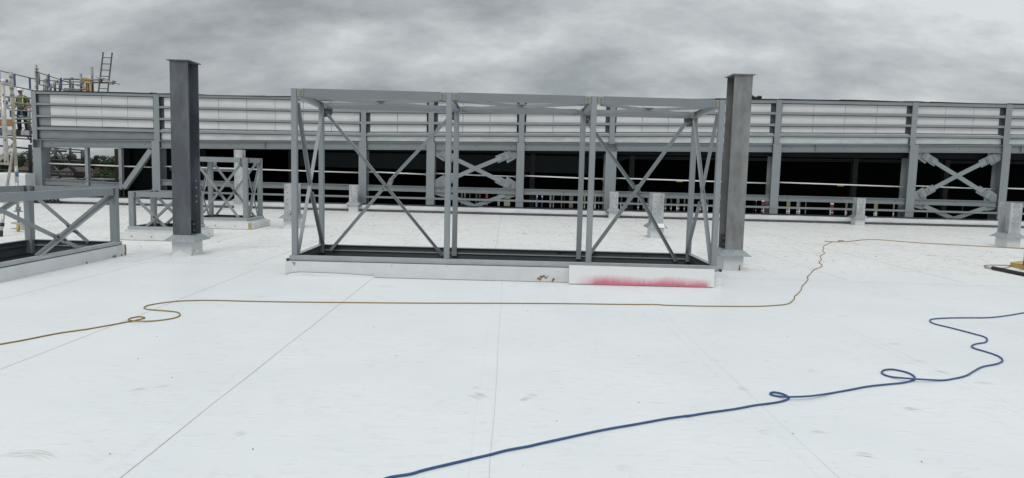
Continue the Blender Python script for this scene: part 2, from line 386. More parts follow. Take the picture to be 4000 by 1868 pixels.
def part(parent, mb, name, mt): 
    # first-level part: undo the Empty's offset; sub-parts of a mesh part sit at identity
    me_o = mb.build(name, mt)
    me_o.parent = parent
    if parent.type == 'EMPTY': me_o.matrix_parent_inverse = Matrix.Translation(-Vector(parent.location))
    return me_o
def tag(o, label, cat, group=None):
    o['label'] = label; o['category'] = cat
    if group: o['group'] = group
    return o
def struct(o): o['kind'] = 'structure'; return o

# ------------------------------------------------------------------ SETTING: ground, roof
def grid_sheet(name, x0, x1, y0, y1, nx, ny, zf, mt):
    b = MB(); vs = []
    for j in range(ny+1):
        for i in range(nx+1):
            x = x0+(x1-x0)*i/nx; y = y0+(y1-y0)*j/ny; vs.append((x, y, zf(x, y)))
    fs = [(j*(nx+1)+i, j*(nx+1)+i+1, (j+1)*(nx+1)+i+1, (j+1)*(nx+1)+i) for j in range(ny) for i in range(nx)]
    b.add(vs, fs, None, True); return b.build(name, mt, fix=False)
ZG = -8.0
g = MB().box(-3000, 3000, -3000, 3000, ZG-1, ZG).build('ground', M['ground']); struct(g)
deck = MB().box(-45, 45, -12, 25.92, -0.45, 0.0).build('roof_deck', M['membrane']); struct(deck)
body = MB().box(-44.8, 44.8, -11.8, 25.7, ZG, -0.45).build('building_walls', M['facade']); struct(body)

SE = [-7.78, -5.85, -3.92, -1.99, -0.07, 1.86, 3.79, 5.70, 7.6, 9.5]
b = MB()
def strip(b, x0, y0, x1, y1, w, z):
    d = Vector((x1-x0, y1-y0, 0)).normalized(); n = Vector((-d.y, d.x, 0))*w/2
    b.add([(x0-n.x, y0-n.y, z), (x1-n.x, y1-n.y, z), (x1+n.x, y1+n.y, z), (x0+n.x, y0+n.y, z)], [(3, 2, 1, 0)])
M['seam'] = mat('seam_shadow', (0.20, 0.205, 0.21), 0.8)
M['seam_faint'] = mat('seam_faint', (0.52, 0.545, 0.555), 0.7)
M['lap'] = mat('lap_strip', (0.70, 0.73, 0.74), 0.35)
rn = random.Random(3)
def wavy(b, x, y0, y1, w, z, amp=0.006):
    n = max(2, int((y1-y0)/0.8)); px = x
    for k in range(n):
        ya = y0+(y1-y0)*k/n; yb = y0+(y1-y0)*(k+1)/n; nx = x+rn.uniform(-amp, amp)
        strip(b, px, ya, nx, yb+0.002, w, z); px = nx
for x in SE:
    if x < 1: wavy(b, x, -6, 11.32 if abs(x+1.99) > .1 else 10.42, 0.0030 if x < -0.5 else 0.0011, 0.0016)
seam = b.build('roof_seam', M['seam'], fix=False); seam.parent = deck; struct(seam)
b = MB()
for x in SE:
    if x > 1: wavy(b, x, -6, 11.15, 0.0022, 0.0016)
for k in range(-9, 9):
    x = -0.27 + 1.93*k
    wavy(b, x, 11.36, 25.5, 0.012, 0.0016, 0.01)
for x in SE: wavy(b, x-0.115 if x < 0 else x-0.1, -6, 11.1, 0.0007, 0.0012, 0.01)
for a, c, ya, yb in ((-9.5, -3.9, 11.32, 11.42), (-3.9, -3.32, 11.42, 11.3), (3.35, 8.3, 11.22, 11.07), (8.3, 13, 11.07, 11.0)):
    strip(b, a, ya, c, yb, 0.008, 0.0022)
for y, xa, xb in ((18.6, -4, 3.2), (21.7, -9, -2), (19.9, 4.2, 12), (15.4, 5, 13), (17.0, -5.2, -2.2)):
    strip(b, xa, y, xb, y+0.05, 0.014, 0.002)
seam2 = b.build('roof_seam', M['seam_faint'], fix=False); seam2.parent = deck; struct(seam2)
b = MB()   # welded laps: a second thickness of sheet along every seam
for x in SE: b.box(x-0.11, x-0.003, -6, 11.1, 0.0, 0.0011)
lap = b.build('membrane_lap', M['membrane']); lap.parent = deck; struct(lap)

M['smear'] = mat('dried_smear', (0.62, 0.59, 0.52), 0.7, 0, (0.72, 0.72, 0.70), 14)
b = MB(); rs = random.Random(21)
for (px, py, L_, W_, a, n) in ((1862, 1548, 0.19, 0.10, -0.75, 9), (1850, 1515, 0.07, 0.04, -1.0, 3), (2060, 1557, 0.09, 0.03, 0.1, 4), (2045, 1563, 0.09, 0.03, 0.2, 3), (2075, 1545, 0.10, 0.05, -0.9, 4), (120, 1785, 0.34, 0.09, -0.25, 6), (50, 1775, 0.12, 0.05, 0.1, 4),
        (640, 1510, 0.12, 0.05, 0.3, 4), (540, 1525, 0.16, 0.05, 0.5, 4), (940, 1695, 0.10, 0.06, 0.8, 5), (3292, 1236, 0.13, 0.06, 0.0, 5), (3590, 1413, 0.18, 0.05, -0.5, 4), (3680, 1455, 0.16, 0.04, -0.8, 4), (3170, 1450, 0.10, 0.04, 0.0, 4), (3500, 1345, 0.16, 0.06, 0.0, 5),
        (3570, 1600, 0.16, 0.05, 0.1, 5), (2990, 1690, 0.12, 0.06, 0.3, 4), (3380, 1780, 0.14, 0.06, -0.3, 5), (1480, 1160, 0.20, 0.06, 0.0, 4), (1500, 1120, 0.3, 0.08, 0.0, 5), (860, 1195, 0.12, 0.05, 0.2, 4), (1010, 1160, 0.20, 0.05, 0.2, 4), (2320, 1090, 0.12, 0.04, 0, 3), (2600, 1215, 0.10, 0.03, 0, 3), (2900, 1520, 0.12, 0.06, 0.2, 4), (3850, 1500, 0.2, 0.06, -0.2, 5), (2250, 1320, 0.12, 0.02, -0.2, 2), (3200, 1690, 0.12, 0.05, 0.2, 4)):
    c = G(px, py); ca, sa = math.cos(a), math.sin(a)
    for k in range(n):
        v = (k/(n-1)-0.5)*W_+rs.uniform(-.006, .006); l0 = -L_/2*rs.uniform(0.5, 1); l1 = L_/2*rs.uniform(0.5, 1); wd_ = rs.uniform(0.001, 0.003); P_ = []
        for q in range(7):
            u = l0+(l1-l0)*q/6; bow = 0.10*L_*math.cos(PI*(q/6-0.5)); hw_ = wd_*math.sin(PI*(q+0.4)/6.8)
            P_.append((c.x+u*ca-(v+bow)*sa, c.y+u*sa+(v+bow)*ca, hw_))
        for q in range(6):
            (xa, ya, wa), (xb, yb2, wb) = P_[q], P_[q+1]
            b.add([(xa+sa*wa, ya-ca*wa, 0.0026), (xb+sa*wb, yb2-ca*wb, 0.0026), (xb-sa*wb, yb2+ca*wb, 0.0026), (xa-sa*wa, ya+ca*wa, 0.0026)], [(0, 1, 2, 3)])
st = b.build('roof_stain', M['smear'], fix=False); st.parent = deck; struct(st)
b = MB()
for px, py in ((937, 1209), (673, 1477), (988, 1756), (2010, 1326), (539, 1403), (613, 1316), (2330, 1345), (2495, 1573), (2175, 1646), (1459, 1279), (3098, 1695), (2494, 1390), (3075, 1317), (430, 1775), (1548, 1391), (3600, 1805), (2060, 1215)):
    c = G(px, py); a_ = rs.uniform(0, 3); L_ = rs.uniform(0.0015, 0.0032)
    b.box(c.x-L_, c.x+L_, c.y-0.003, c.y+0.003, 0.0012, 0.005)
for k in range(1500):
    x, y = rs.uniform(-16, 15), 11.8+13.2*rs.random()**0.8; L_ = rs.uniform(0.002, 0.012)+0.03*rs.random()**8; a_ = rs.uniform(-0.5, 0.5)
    if noise.noise(Vector((x*0.35, y*0.35, 2.0))) < rs.uniform(-0.35, 0.25): continue
    b.prism(rect(rs.uniform(0.004, 0.012), rs.uniform(0.002, 0.006)), (x-L_*math.cos(a_), y-L_*math.sin(a_), 0.004), (x+L_*math.cos(a_), y+L_*math.sin(a_), 0.004), q_scale=rs.uniform(0.2, 1))
st = b.build('roof_debris', M['bark'], fix=False); st['kind'] = 'stuff'; st['label'] = 'scattered dark crumbs and slivers of debris on the white roof'; st['category'] = 'debris'

# ------------------------------------------------------------------ galvanised columns
def smear_base(b, x0, x1, y0, y1, h, jag, mt):
    """square upstand whose wrap ends in a torn, zig-zag skirt standing 4 mm proud, down to the roof"""
    b.box(x0, x1, y0, y1, 0, h, mt)
def steel_column(x, y, ztop, tone, label, name='steel_column', w=0.30, d=0.42, group=None, cap=False, jag=False, holes=0, collar_z=0.27, cleat=0, notch=False):
    t = thing(name, label, 'column', (x, y+d/2, 0), group)
    cy = y+d/2
    b = MB().prism(isec(w, d, 0.018, 0.014), (x, cy, collar_z+0.06), (x, cy, ztop), up=(0, 1, 0))
    if notch: b.tube((x+0.02, y-0.02, collar_z+0.09), (x+0.02, y-0.02, collar_z+0.28), 0.02)
    sh = part(t, b, 'shaft', tone)
    if cap:
        b = MB().box(x-w/2-0.035, x+w/2+0.035, y-0.03, y+d+0.03, ztop, ztop+0.018); part(t, b, 'cap_plate', tone)
    b = MB().frustum(x, cy, w/2+0.115, d/2+0.115, collar_z-0.008, w/2+0.006, d/2+0.006, collar_z+0.09)
    b.frustum(x, cy, w/2+0.118, d/2+0.118, collar_z-0.016, w/2+0.115, d/2+0.115, collar_z-0.008)
    part(t, b, 'collar', M['galv_collar'])
    b = MB().box(x-w/2-0.015, x+w/2+0.015, y-0.015, y+d+0.015, 0, collar_z-0.012)
    if jag:
        jb = MB(); hw = w/2+0.021; zz = y-0.021
        # torn lap of the floor membrane turned up the faces
        for pts, n in (([(x-hw, zz, 0.0), (x-hw*0.3, zz, 0.105), (x+hw*0.95, zz, 0.0)], (0, -1, 0)),):
            jb.plate(pts, n, 0.004)
        jb.plate([(x+hw, y+0.0, 0), (x+hw, y+d*0.35, 0.10), (x+hw, y+d*0.6, 0.07), (x+hw, y+d, 0)], (1, 0, 0), 0.004)
    part(t, b, 'membrane_base', M['wrap'])
    if jag: part(t, jb, 'torn_lap', M['membrane'])
    if holes:
        b = MB()
        for sx in (-1, 1):
            for k in range(4):
                zz = ztop-0.10-0.125*k-(0.05 if k > 1 else 0)
                b.prism(circ(0.011, 8), (x+sx*w*0.22, y-0.0015, zz), (x+sx*w*0.22, y+0.004, zz), up=(0.1, 0, 1))
        part(t, b, 'bolt_holes', M['black'])
    if cleat:
        sx = cleat
        b = MB().box(x+sx*0.012, x+sx*(w/2+0.03), y+0.20, y+0.212, collar_z+0.10, collar_z+0.34)
        for k in (0.16, 0.27): b.bolt((x+sx*(w/2-0.03), y+0.199, collar_z+k), (0, -1, 0), 0.016, 0.02, M['bolt'])
        b.m(M['dark_steel'])
        cl_ = part(t, b, 'cleat', None)
        for p in cl_.data.polygons[:6]: p.material_index = b.mats.index(M['dark_steel'])
    return t
tl = steel_column(-5.71, 12.30, 3.35, M['galv_dull'], 'tall dark grey steel column rising between the small frames and the long frame', cap=True, jag=True, cleat=1, w=0.31)
b = MB()
for zz in (0.93, 1.03, 1.18, 1.30):
    b.prism(circ(0.012, 8), (-5.62, 12.585+0.13, zz), (-5.62, 12.57+0.13, zz), up=(0.1, 0, 1))
part(tl, b, 'bolt_holes', M['white'])
tr = steel_column(3.935, 12.20, 3.35, M['galv_stain'], 'tall column with rusty streaked face at the right end of the long frame', cap=True, cleat=-1, w=0.31)
b = MB().plate([(4.02, 12.180, 0.0), (4.06, 12.180, 0.0), (4.05, 12.180, 0.06), (4.055, 12.180, 0.11), (4.035, 12.180, 0.075), (4.03, 12.180, 0.03)], (0, -1, 0), 0.006)
part(tr, b, 'foam_spill', M['foam_orange'])
GR = 'short galvanised column stubs on the roof'
steel_column(3.815, 18.05, 1.14, M['galv_light'], 'short column stub seen through the right bay of the long frame, white paper on its collar', holes=1, group=GR)
steel_column(3.755, 25.30, 0.95, M['galv_light'], 'short column stub by the far white upstand behind the right part of the long frame', holes=1, group=GR, d=.3)
steel_column(12.80, 17.75, 1.14, M['galv_light'], 'nearest short column stub at the right edge, with the yellow cable at its foot', holes=1, group=GR)
steel_column(12.44, 24.90, 0.96, M['galv_light'], 'small column stub on the right standing against the far white upstand', holes=1, group=GR, d=.3)
steel_column(-5.60, 25.35, 0.95, M['galv_light'], 'small column stub against the far upstand, seen in the left bay of the long frame', holes=1, group=GR, d=.3)
steel_column(-5.62, 18.10, 1.14, M['galv_light'], 'column stub half hidden behind the left corner post of the long frame', holes=1, group=GR, jag=True, notch=True)
steel_column(-9.705, 25.35, 2.10, M['galv_light'], 'pale two metre column behind the square cage frame, by the far upstand', holes=0, d=.3)
pp = MB().plate([(3.76, 17.915, 0.268), (3.985, 17.918, 0.268), (3.97, 18.03, 0.369), (3.775, 18.025, 0.366)], (0, -0.6, 0.8), 0.004).build('paper_sheet', M['white']); tag(pp, 'white sheet of paper lying on the collar of a column stub', 'paper')

# ------------------------------------------------------------------ steel frames
def angle_brace(b, p, q, n, w=0.06, t=0.007):
    b.prism(lsec(w, t), p, q, up=n)
def frame(name, label, xs, ys, zt, zk, w, beam_h, kerb, braces, rail_t=0.06):
    pass

# --- the long frame
t = thing('plant_frame', 'long grey three-bay steel cage frame in the middle of the roof', 'frame', (0, 11.2, 0))
w = 0.085
XL = [-3.2418, -0.9637, 1.1702, 3.0565]
YF, YB, ZT, ZK = 10.50, 12.00, 2.75, 0.288
for i, x in enumerate(XL):
    for y in (YF, YB):
        b = MB().prism(rrect(w, w), (x+w/2, y+w/2, 0.15), (x+w/2, y+w/2, ZT - (0.06 if y == YB else 0)), up=(0, 1, 0)); part(t, b, 'post', M['paint'])
def end_plate(b, x, y, z0, z1, s):
    b.box(min(x, x+s*0.085), max(x, x+s*0.085), y-0.004, y+0.004, z0, z1, M['plate'])
    for k in (0.3, 0.72): b.bolt((x+s*0.045, y-0.004, z0+(z1-z0)*k), (0, -1, 0), 0.013, 0.016, M['bolt'])
for i in range(3):
    x0, x1 = XL[i]+w, XL[i+1]
    for y, zt, bh in ((YF, ZT+0.004, 0.118), (YB, ZT-0.062, 0.105)):
        b = MB(); b.m(M['paint_shaded'])
        b.prism(csec(0.065, bh, 0.009), (x0+0.085, y+0.045, zt-bh/2), (x1-0.085, y+0.045, zt-bh/2), mt=M['paint_shaded'])
        b.box(x0+0.003, x0+0.085, y+0.012, y+0.03, zt-bh+0.005, zt-0.006, M['paint']); b.box(x1-0.085, x1-0.003, y+0.012, y+0.03, zt-bh+0.005, zt-0.006, M['paint'])
        end_plate(b, x0+0.012, y+0.006, zt-bh+0.007, zt-0.008, 1); end_plate(b, x1-0.012, y+0.006, zt-bh+0.007, zt-0.008, -1)
        part(t, b, 'top_beam', None)
for x in XL:
    b = MB().prism(isec(0.075, 0.10, 0.010, 0.01), (x+w/2, YF+w+0.002, ZT-0.055), (x+w/2, YB-0.002, ZT-0.112)); part(t, b, 'cross_beam', M['paint'])
for i in range(3):
    x0, x1 = XL[i]+w, XL[i+1]; ym = (YF+YB+w)/2; xm = (x0+x1)/2; z = ZT-0.107
    b = MB().prism(rect(0.012, 0.045), (x0+0.06, YF+w+0.02, z), (x1-0.06, YB-0.02, z)); part(t, b, 'roof_brace', M['paint'])
    b = MB().prism(rect(0.012, 0.045), (x0+0.06, YB-0.02, z), (xm-0.03, ym+0.02, z)).prism(rect(0.012, 0.045), (xm+0.03, ym-0.02, z), (x1-0.06, YF+w+0.02, z))
    b.box(xm-0.09, xm+0.09, ym-0.06, ym+0.06, z+0.024, z+0.032); part(t, b, 'roof_brace', M['paint'])
def xbrace_back(i):
    x0, x1 = XL[i]+w, XL[i+1]; y = YB+0.02
    xm = (x0+x1)/2; zl, zh = 0.17, ZT-0.24; zm = zl+(zh-zl)*0.49
    b = MB(); angle_brace(b, (x0+0.09, y, zh), (x1-0.12, y, zl), (0, -1, 0), 0.055)
    for (gx, gz) in ((x0+0.12, zh-0.03), (x0+0.15, zh-0.075)): b.bolt((gx-0.03, y-0.006, gz), (0, -1, 0), 0.012, 0.014, M['bolt_dark'])
    b.mats and b.mats.insert(0, b.mats.pop(0))
    o = part(t, b, 'brace', None)
    return
BR = []
for i in (0, 2):
    x0, x1 = XL[i]+w, XL[i+1]; y = YB+0.03; zl, zh = 0.17, ZT-0.25
    xm, zm = (x0+x1)/2+0.02, 0.5*(zl+zh)+0.03
    flip = (i == 2)
    A, Bp = (x0+0.09, y, zh), (x1-0.14, y, zl)
    C_, D_ = (x1-0.06, y+0.012, zh-0.02), (x0+0.13, y+0.012, zl)
    if flip: A, Bp, C_, D_ = (x1-0.09, y, zh), (x0+0.13, y, zl), (x0+0.06, y+0.012, zh-0.02), (x1-0.14, y+0.012, zl)
    b = MB(); b.m(M['paint']); b.prism(lsec(0.055, 0.007), A, Bp, up=(0, -1, 0), mt=M['paint']); part(t, b, 'brace', None)
    for P, Q, e0 in ((Vector(C_), Vector((xm, y+0.012, zm)), 0), (Vector((xm, y+0.012, zm)), Vector(D_), 1)):
        d = (Q-P).normalized(); P2 = P+d*0.05*e0; Q2 = Q-d*0.05*(1-e0)
        b = MB(); b.prism(lsec(0.055, 0.007), P2, Q2, up=(0, -1, 0), mt=M['paint'])
        cpt = Q2 if e0 == 0 else P2
        s_ = -1 if e0 == 0 else 1
        for k in (0.06, 0.12): b.bolt(cpt+d*k*s_+Vector((0, -0.02, 0.02)), (0, -1, 0), 0.011, 0.014, M['bolt_dark'])
        part(t, b, 'brace', None)
    b = MB().plate([Vector((xm, y+0.006, zm))+Vector(v) for v in ((-0.07, 0, -0.05), (0.0, 0, -0.09), (0.07, 0, 0.05), (0.0, 0, 0.09))] if not flip else [Vector((xm, y+0.006, zm))+Vector(v) for v in ((0.07, 0, -0.05), (0.0, 0, -0.09), (-0.07, 0, 0.05), (0.0, 0, 0.09))], (0, 1, 0), 0.005)
    part(t, b, 'brace_plate', M['paint'])
    for gx, s_ in ((x0, 1), (x1, -1)):
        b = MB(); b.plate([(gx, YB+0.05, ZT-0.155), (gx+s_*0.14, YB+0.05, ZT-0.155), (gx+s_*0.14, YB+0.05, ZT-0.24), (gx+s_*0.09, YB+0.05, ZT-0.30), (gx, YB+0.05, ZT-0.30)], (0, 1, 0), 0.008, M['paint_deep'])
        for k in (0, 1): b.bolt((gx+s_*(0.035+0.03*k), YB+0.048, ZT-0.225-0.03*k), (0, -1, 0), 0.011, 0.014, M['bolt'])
        part(t, b, 'gusset', None)
for x, s_ in ((XL[0]+w/2, 1), (XL[3]+w/2, -1)):
    ya, yb = YF+w+0.01, YB-0.01; ym = (ya+yb)/2; zl, zh = 0.3, ZT-0.2; zm = (zl+zh)/2-0.15
    b = MB().prism(lsec(0.055, 0.007), (x, ya, zl), (x, yb, zh), up=(s_, 0, 0)); part(t, b, 'brace', M['paint'])
    b = MB().prism(lsec(0.055, 0.007), (x+0.01*s_, ya, zh), (x+0.01*s_, ym-0.03, zm+0.06), up=(s_, 0, 0)).prism(lsec(0.055, 0.007), (x+0.01*s_, ym+0.03, zm-0.06), (x+0.01*s_, yb, zl), up=(s_, 0, 0)); part(t, b, 'brace', M['paint'])
    b = MB().plate([(x+0.02*s_, ym-0.07, zm-0.1), (x+0.02*s_, ym+0.05, zm-0.14), (x+0.02*s_, ym+0.07, zm+0.12), (x+0.02*s_, ym-0.05, zm+0.15)], (s_, 0, 0), 0.006); part(t, b, 'brace_plate', M['paint'])
# base channels with their lipped faces, then the white wrapped kerb
kx0, kx1, ky0, ky1 = -3.285, 3.18, 10.36, 12.14
def base_channel(t, x0, x1, y0, y1, z0, z1, mt_out, mt_in, depth=0.075):
    for (ax, ay, bx, by, n) in ((x0, y0, x1, y0, (0, -1)), (x0, y1, x1, y1, (0, 1)), (x0, y0, x0, y1, (-1, 0)), (x1, y0, x1, y1, (1, 0))):
        b = MB(); b.m(mt_out)
        nx, ny = n; d = depth
        if ny:
            yy = (ay, ay+d) if ny < 0 else (ay-d, ay)
            b.box(ax+(0 if ny else 0), bx, yy[0], yy[1], z1-0.008, z1, mt_out)          # top lip
            out_y = ay if ny < 0 else ay-0.006
            b.box(ax, bx, (ay-0.012) if ny < 0 else ay+0.004, (ay-0.004) if ny < 0 else ay+0.012, z0+0.012, z1-0.002, mt_out)
            b.box(ax, bx, (ay-0.022) if ny < 0 else ay+0.012, (ay-0.012) if ny < 0 else ay+0.022, z0, z0+0.026, mt_out)
            iy = (ay+0.02, ay+0.028) if ny < 0 else (ay-0.028, ay-0.02)
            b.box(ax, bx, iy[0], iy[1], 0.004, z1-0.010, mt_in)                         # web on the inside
            jy = (ay+0.028, ay+0.055) if ny < 0 else (ay-0.055, ay-0.028)
            b.box(ax+0.02, bx-0.02, jy[0], jy[1], z1-0.105, z1-0.090, mt_out if ny > 0 else mt_in)
        else:
            xx = (ax, ax+d) if nx < 0 else (ax-d, ax)
            b.box(xx[0], xx[1], ay+d+0.001, by-d-0.001, z1-0.008, z1, mt_out)
            b.box((ax-0.012) if nx < 0 else ax+0.004, (ax-0.004) if nx < 0 else ax+0.012, ay+0.002, by-0.002, z0+0.012, z1-0.002, mt_out)
            ix = (ax+0.02, ax+0.028) if nx < 0 else (ax-0.028, ax-0.02)
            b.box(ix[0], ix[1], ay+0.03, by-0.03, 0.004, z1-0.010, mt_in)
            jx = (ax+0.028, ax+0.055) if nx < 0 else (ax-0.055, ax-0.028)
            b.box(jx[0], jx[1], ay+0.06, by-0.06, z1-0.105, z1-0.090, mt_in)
        part(t, b, 'base_rail', None)
    b = MB().box(x0+0.03, x1-0.03, y0+0.03, y1-0.03, 0.001, 0.004); part(t, b, 'hole_dark', M['void'])  # black sheet standing for the dark of the hole inside the base
base_channel(t, XL[0]-0.012, XL[3]+w+0.018, YF-0.03, YB+w+0.03, 0.218, ZK, M['rail_light'], M['paint_deep'])
def ring(x0, x1, y0, y1, th, z0, z1, mt):
    b = MB(); b.box(x0, x1, y0, y0+th, z0, z1).box(x0, x1, y1-th, y1, z0, z1).box(x0, x0+th, y0+th, y1-th, z0, z1).box(x1-th, x1, y0+th, y1-th, z0, z1); return b
kb = part(t, ring(kx0, kx1, ky0, ky1, 0.042, 0, 0.216, M['wrap']), 'kerb', M['wrap'])
b = MB(); b.m(M['membrane'])     # floor sheet lapped up on the kerb face at the left, corner patches
lp = [(-3.283, 0.01), (-3.20, 0.045), (-3.05, 0.058), (-2.5, 0.052), (-2.1, 0.035), (-1.99, 0.03), (-1.97, 0.0), (-3.29, 0.0)]
b.plate([(x, ky0-0.001, z) for x, z in lp], (0, -1, 0), 0.006, M['membrane'])
for (xa, za), (xb, zb) in zip(lp[:6], lp[1:7]): b.plate([(xa, ky0-0.0075, za), (xb, ky0-0.0075, zb), (xb, ky0-0.0075, zb+0.004), (xa, ky0-0.0075, za+0.004)], (0, -1, 0), 0.0005, M['ink'])
b.plate([(-3.289, ky0-0.001, 0.03), (-3.289, ky0-0.001, 0.214), (-3.11, ky0-0.001, 0.215), (-3.105, ky0-0.001, 0.062), (-3.22, ky0-0.001, 0.048)], (0, -1, 0), 0.003, M['wrap'])
part(t, b, 'kerb_patch', None)
b = MB().box(-1.965, kx1-0.2, ky0-0.003, ky0-0.0005, 0.0005, 0.005); part(t, b, 'shadow_strip', M['ink'])  # thin black strip painted in as the shadow line at the kerb's foot
b = MB().plate([(kx1-0.20, ky0-0.001, 0.0), (kx1+0.003, ky0-0.001, 0.0), (kx1+0.003, ky0-0.001, 0.13), (kx1-0.20, ky0-0.001, 0.115)], (0, -1, 0), 0.004); part(t, b, 'kerb_patch', M['membrane'])
b = MB(); rb = random.Random(5)
for (cx, cz, r) in ((0.46, 0.05, 0.022), (0.50, 0.075, 0.03), (0.54, 0.09, 0.022), (0.57, 0.065, 0.02), (0.49, 0.035, 0.016), (0.685, 0.045, 0.022), (0.67, 0.02, 0.014), (0.60, 0.085, 0.012)):
    b.sphere((cx, ky0-0.002, cz), r*0.95, 0.010, r*0.75, nu=9, nv=6)
part(t, b, 'foam_spill', M['foam_orange'])
b = MB()
for x, z in ((-1.72, 0.19), (-2.0, 0.06), (-1.8, 0.055), (-.9, 0.2), (0.75, 0.16)): b.sphere((x, ky0-0.001, z), 0.006, 0.003, 0.006, nu=6, nv=4)
for k in range(3):
    b.plate([(-3.19+k*0.02, ky0-0.006, 0.205), (-3.18+k*0.02, ky0-0.006, 0.205), (-3.145+k*0.006, ky0-0.006, 0.145+0.02*k), (-3.15+k*0.006, ky0-0.006, 0.145+0.02*k)], (0, -1, 0), 0.001)
part(t, b, 'scuff_marks', M['ink'])
for x in (XL[0]-0.026, XL[3]+w+0.03): part(t, MB().box(x-0.014, x+0.014, ky0+0.02, ky0+0.08, 0.217, 0.25), 'corner_packer', M['black'])
def ink(parent, s, loc, size):
    c = bpy.data.curves.new('handwriting', 'FONT'); c.body = s; c.size = size; c.extrude = 0.0005; c.shear = 0.25; c.offset = 0.0004
    tmp = bpy.data.objects.new('tmp', c); COL.objects.link(tmp)
    me = bpy.data.meshes.new_from_object(tmp.evaluated_get(bpy.context.evaluated_depsgraph_get()))
    bpy.data.objects.remove(tmp); me.materials.clear(); me.materials.append(M['ink'])
    o = bpy.data.objects.new('handwriting', me); COL.objects.link(o)
    o.location = loc; o.rotation_euler = (PI/2, 0, 0); o.parent = parent
    o.matrix_parent_inverse = Matrix.Translation(-Vector(parent.location)); return o
ink(t, 'BM/RT13', (0.83, YB+w+0.03-0.0295, 0.215), 0.065)
ink(t, '2', (2.10, YB+w+0.03-0.0295, 0.205), 0.06)
ink(t, 'RT13', (2.30, YB+w+0.03-0.0295, 0.205), 0.055)
ink(t, '24', (-1.10, YB+w+0.03-0.0295, 0.215), 0.06)

# --- leaning foam board with red marks
b = MB(); bt = math.radians(9)
x0, x1 = 0.90, 3.03; y0 = 10.20
rbm = red_board_mat(0.0, 0.20)
ang = Matrix.Rotation(-0.10, 4, 'X')
def bd(x, yy, z): v = ang @ Vector((x, yy, z)); return Vector((v.x, v.y+y0, v.z+0.012))
V8 = [bd(x0, 0, 0), bd(x1, 0, 0), bd(x1, 0.0, 0.262), bd(x0, 0.0, 0.27), bd(x0, 0.05, 0), bd(x1, 0.05, 0), bd(x1, 0.05, 0.262), bd(x0, 0.05, 0.27)]
b.add(V8, [(0, 1, 2, 3), (7, 6, 5, 4)], rbm); b.add(V8, [(3, 2, 6, 7), (0, 3, 7, 4), (1, 5, 6, 2), (0, 4, 5, 1)], M['foam'])
o = b.build('insulation_board', None); tag(o, 'white foam board smeared with red powder leaning on the long kerb', 'insulation board')

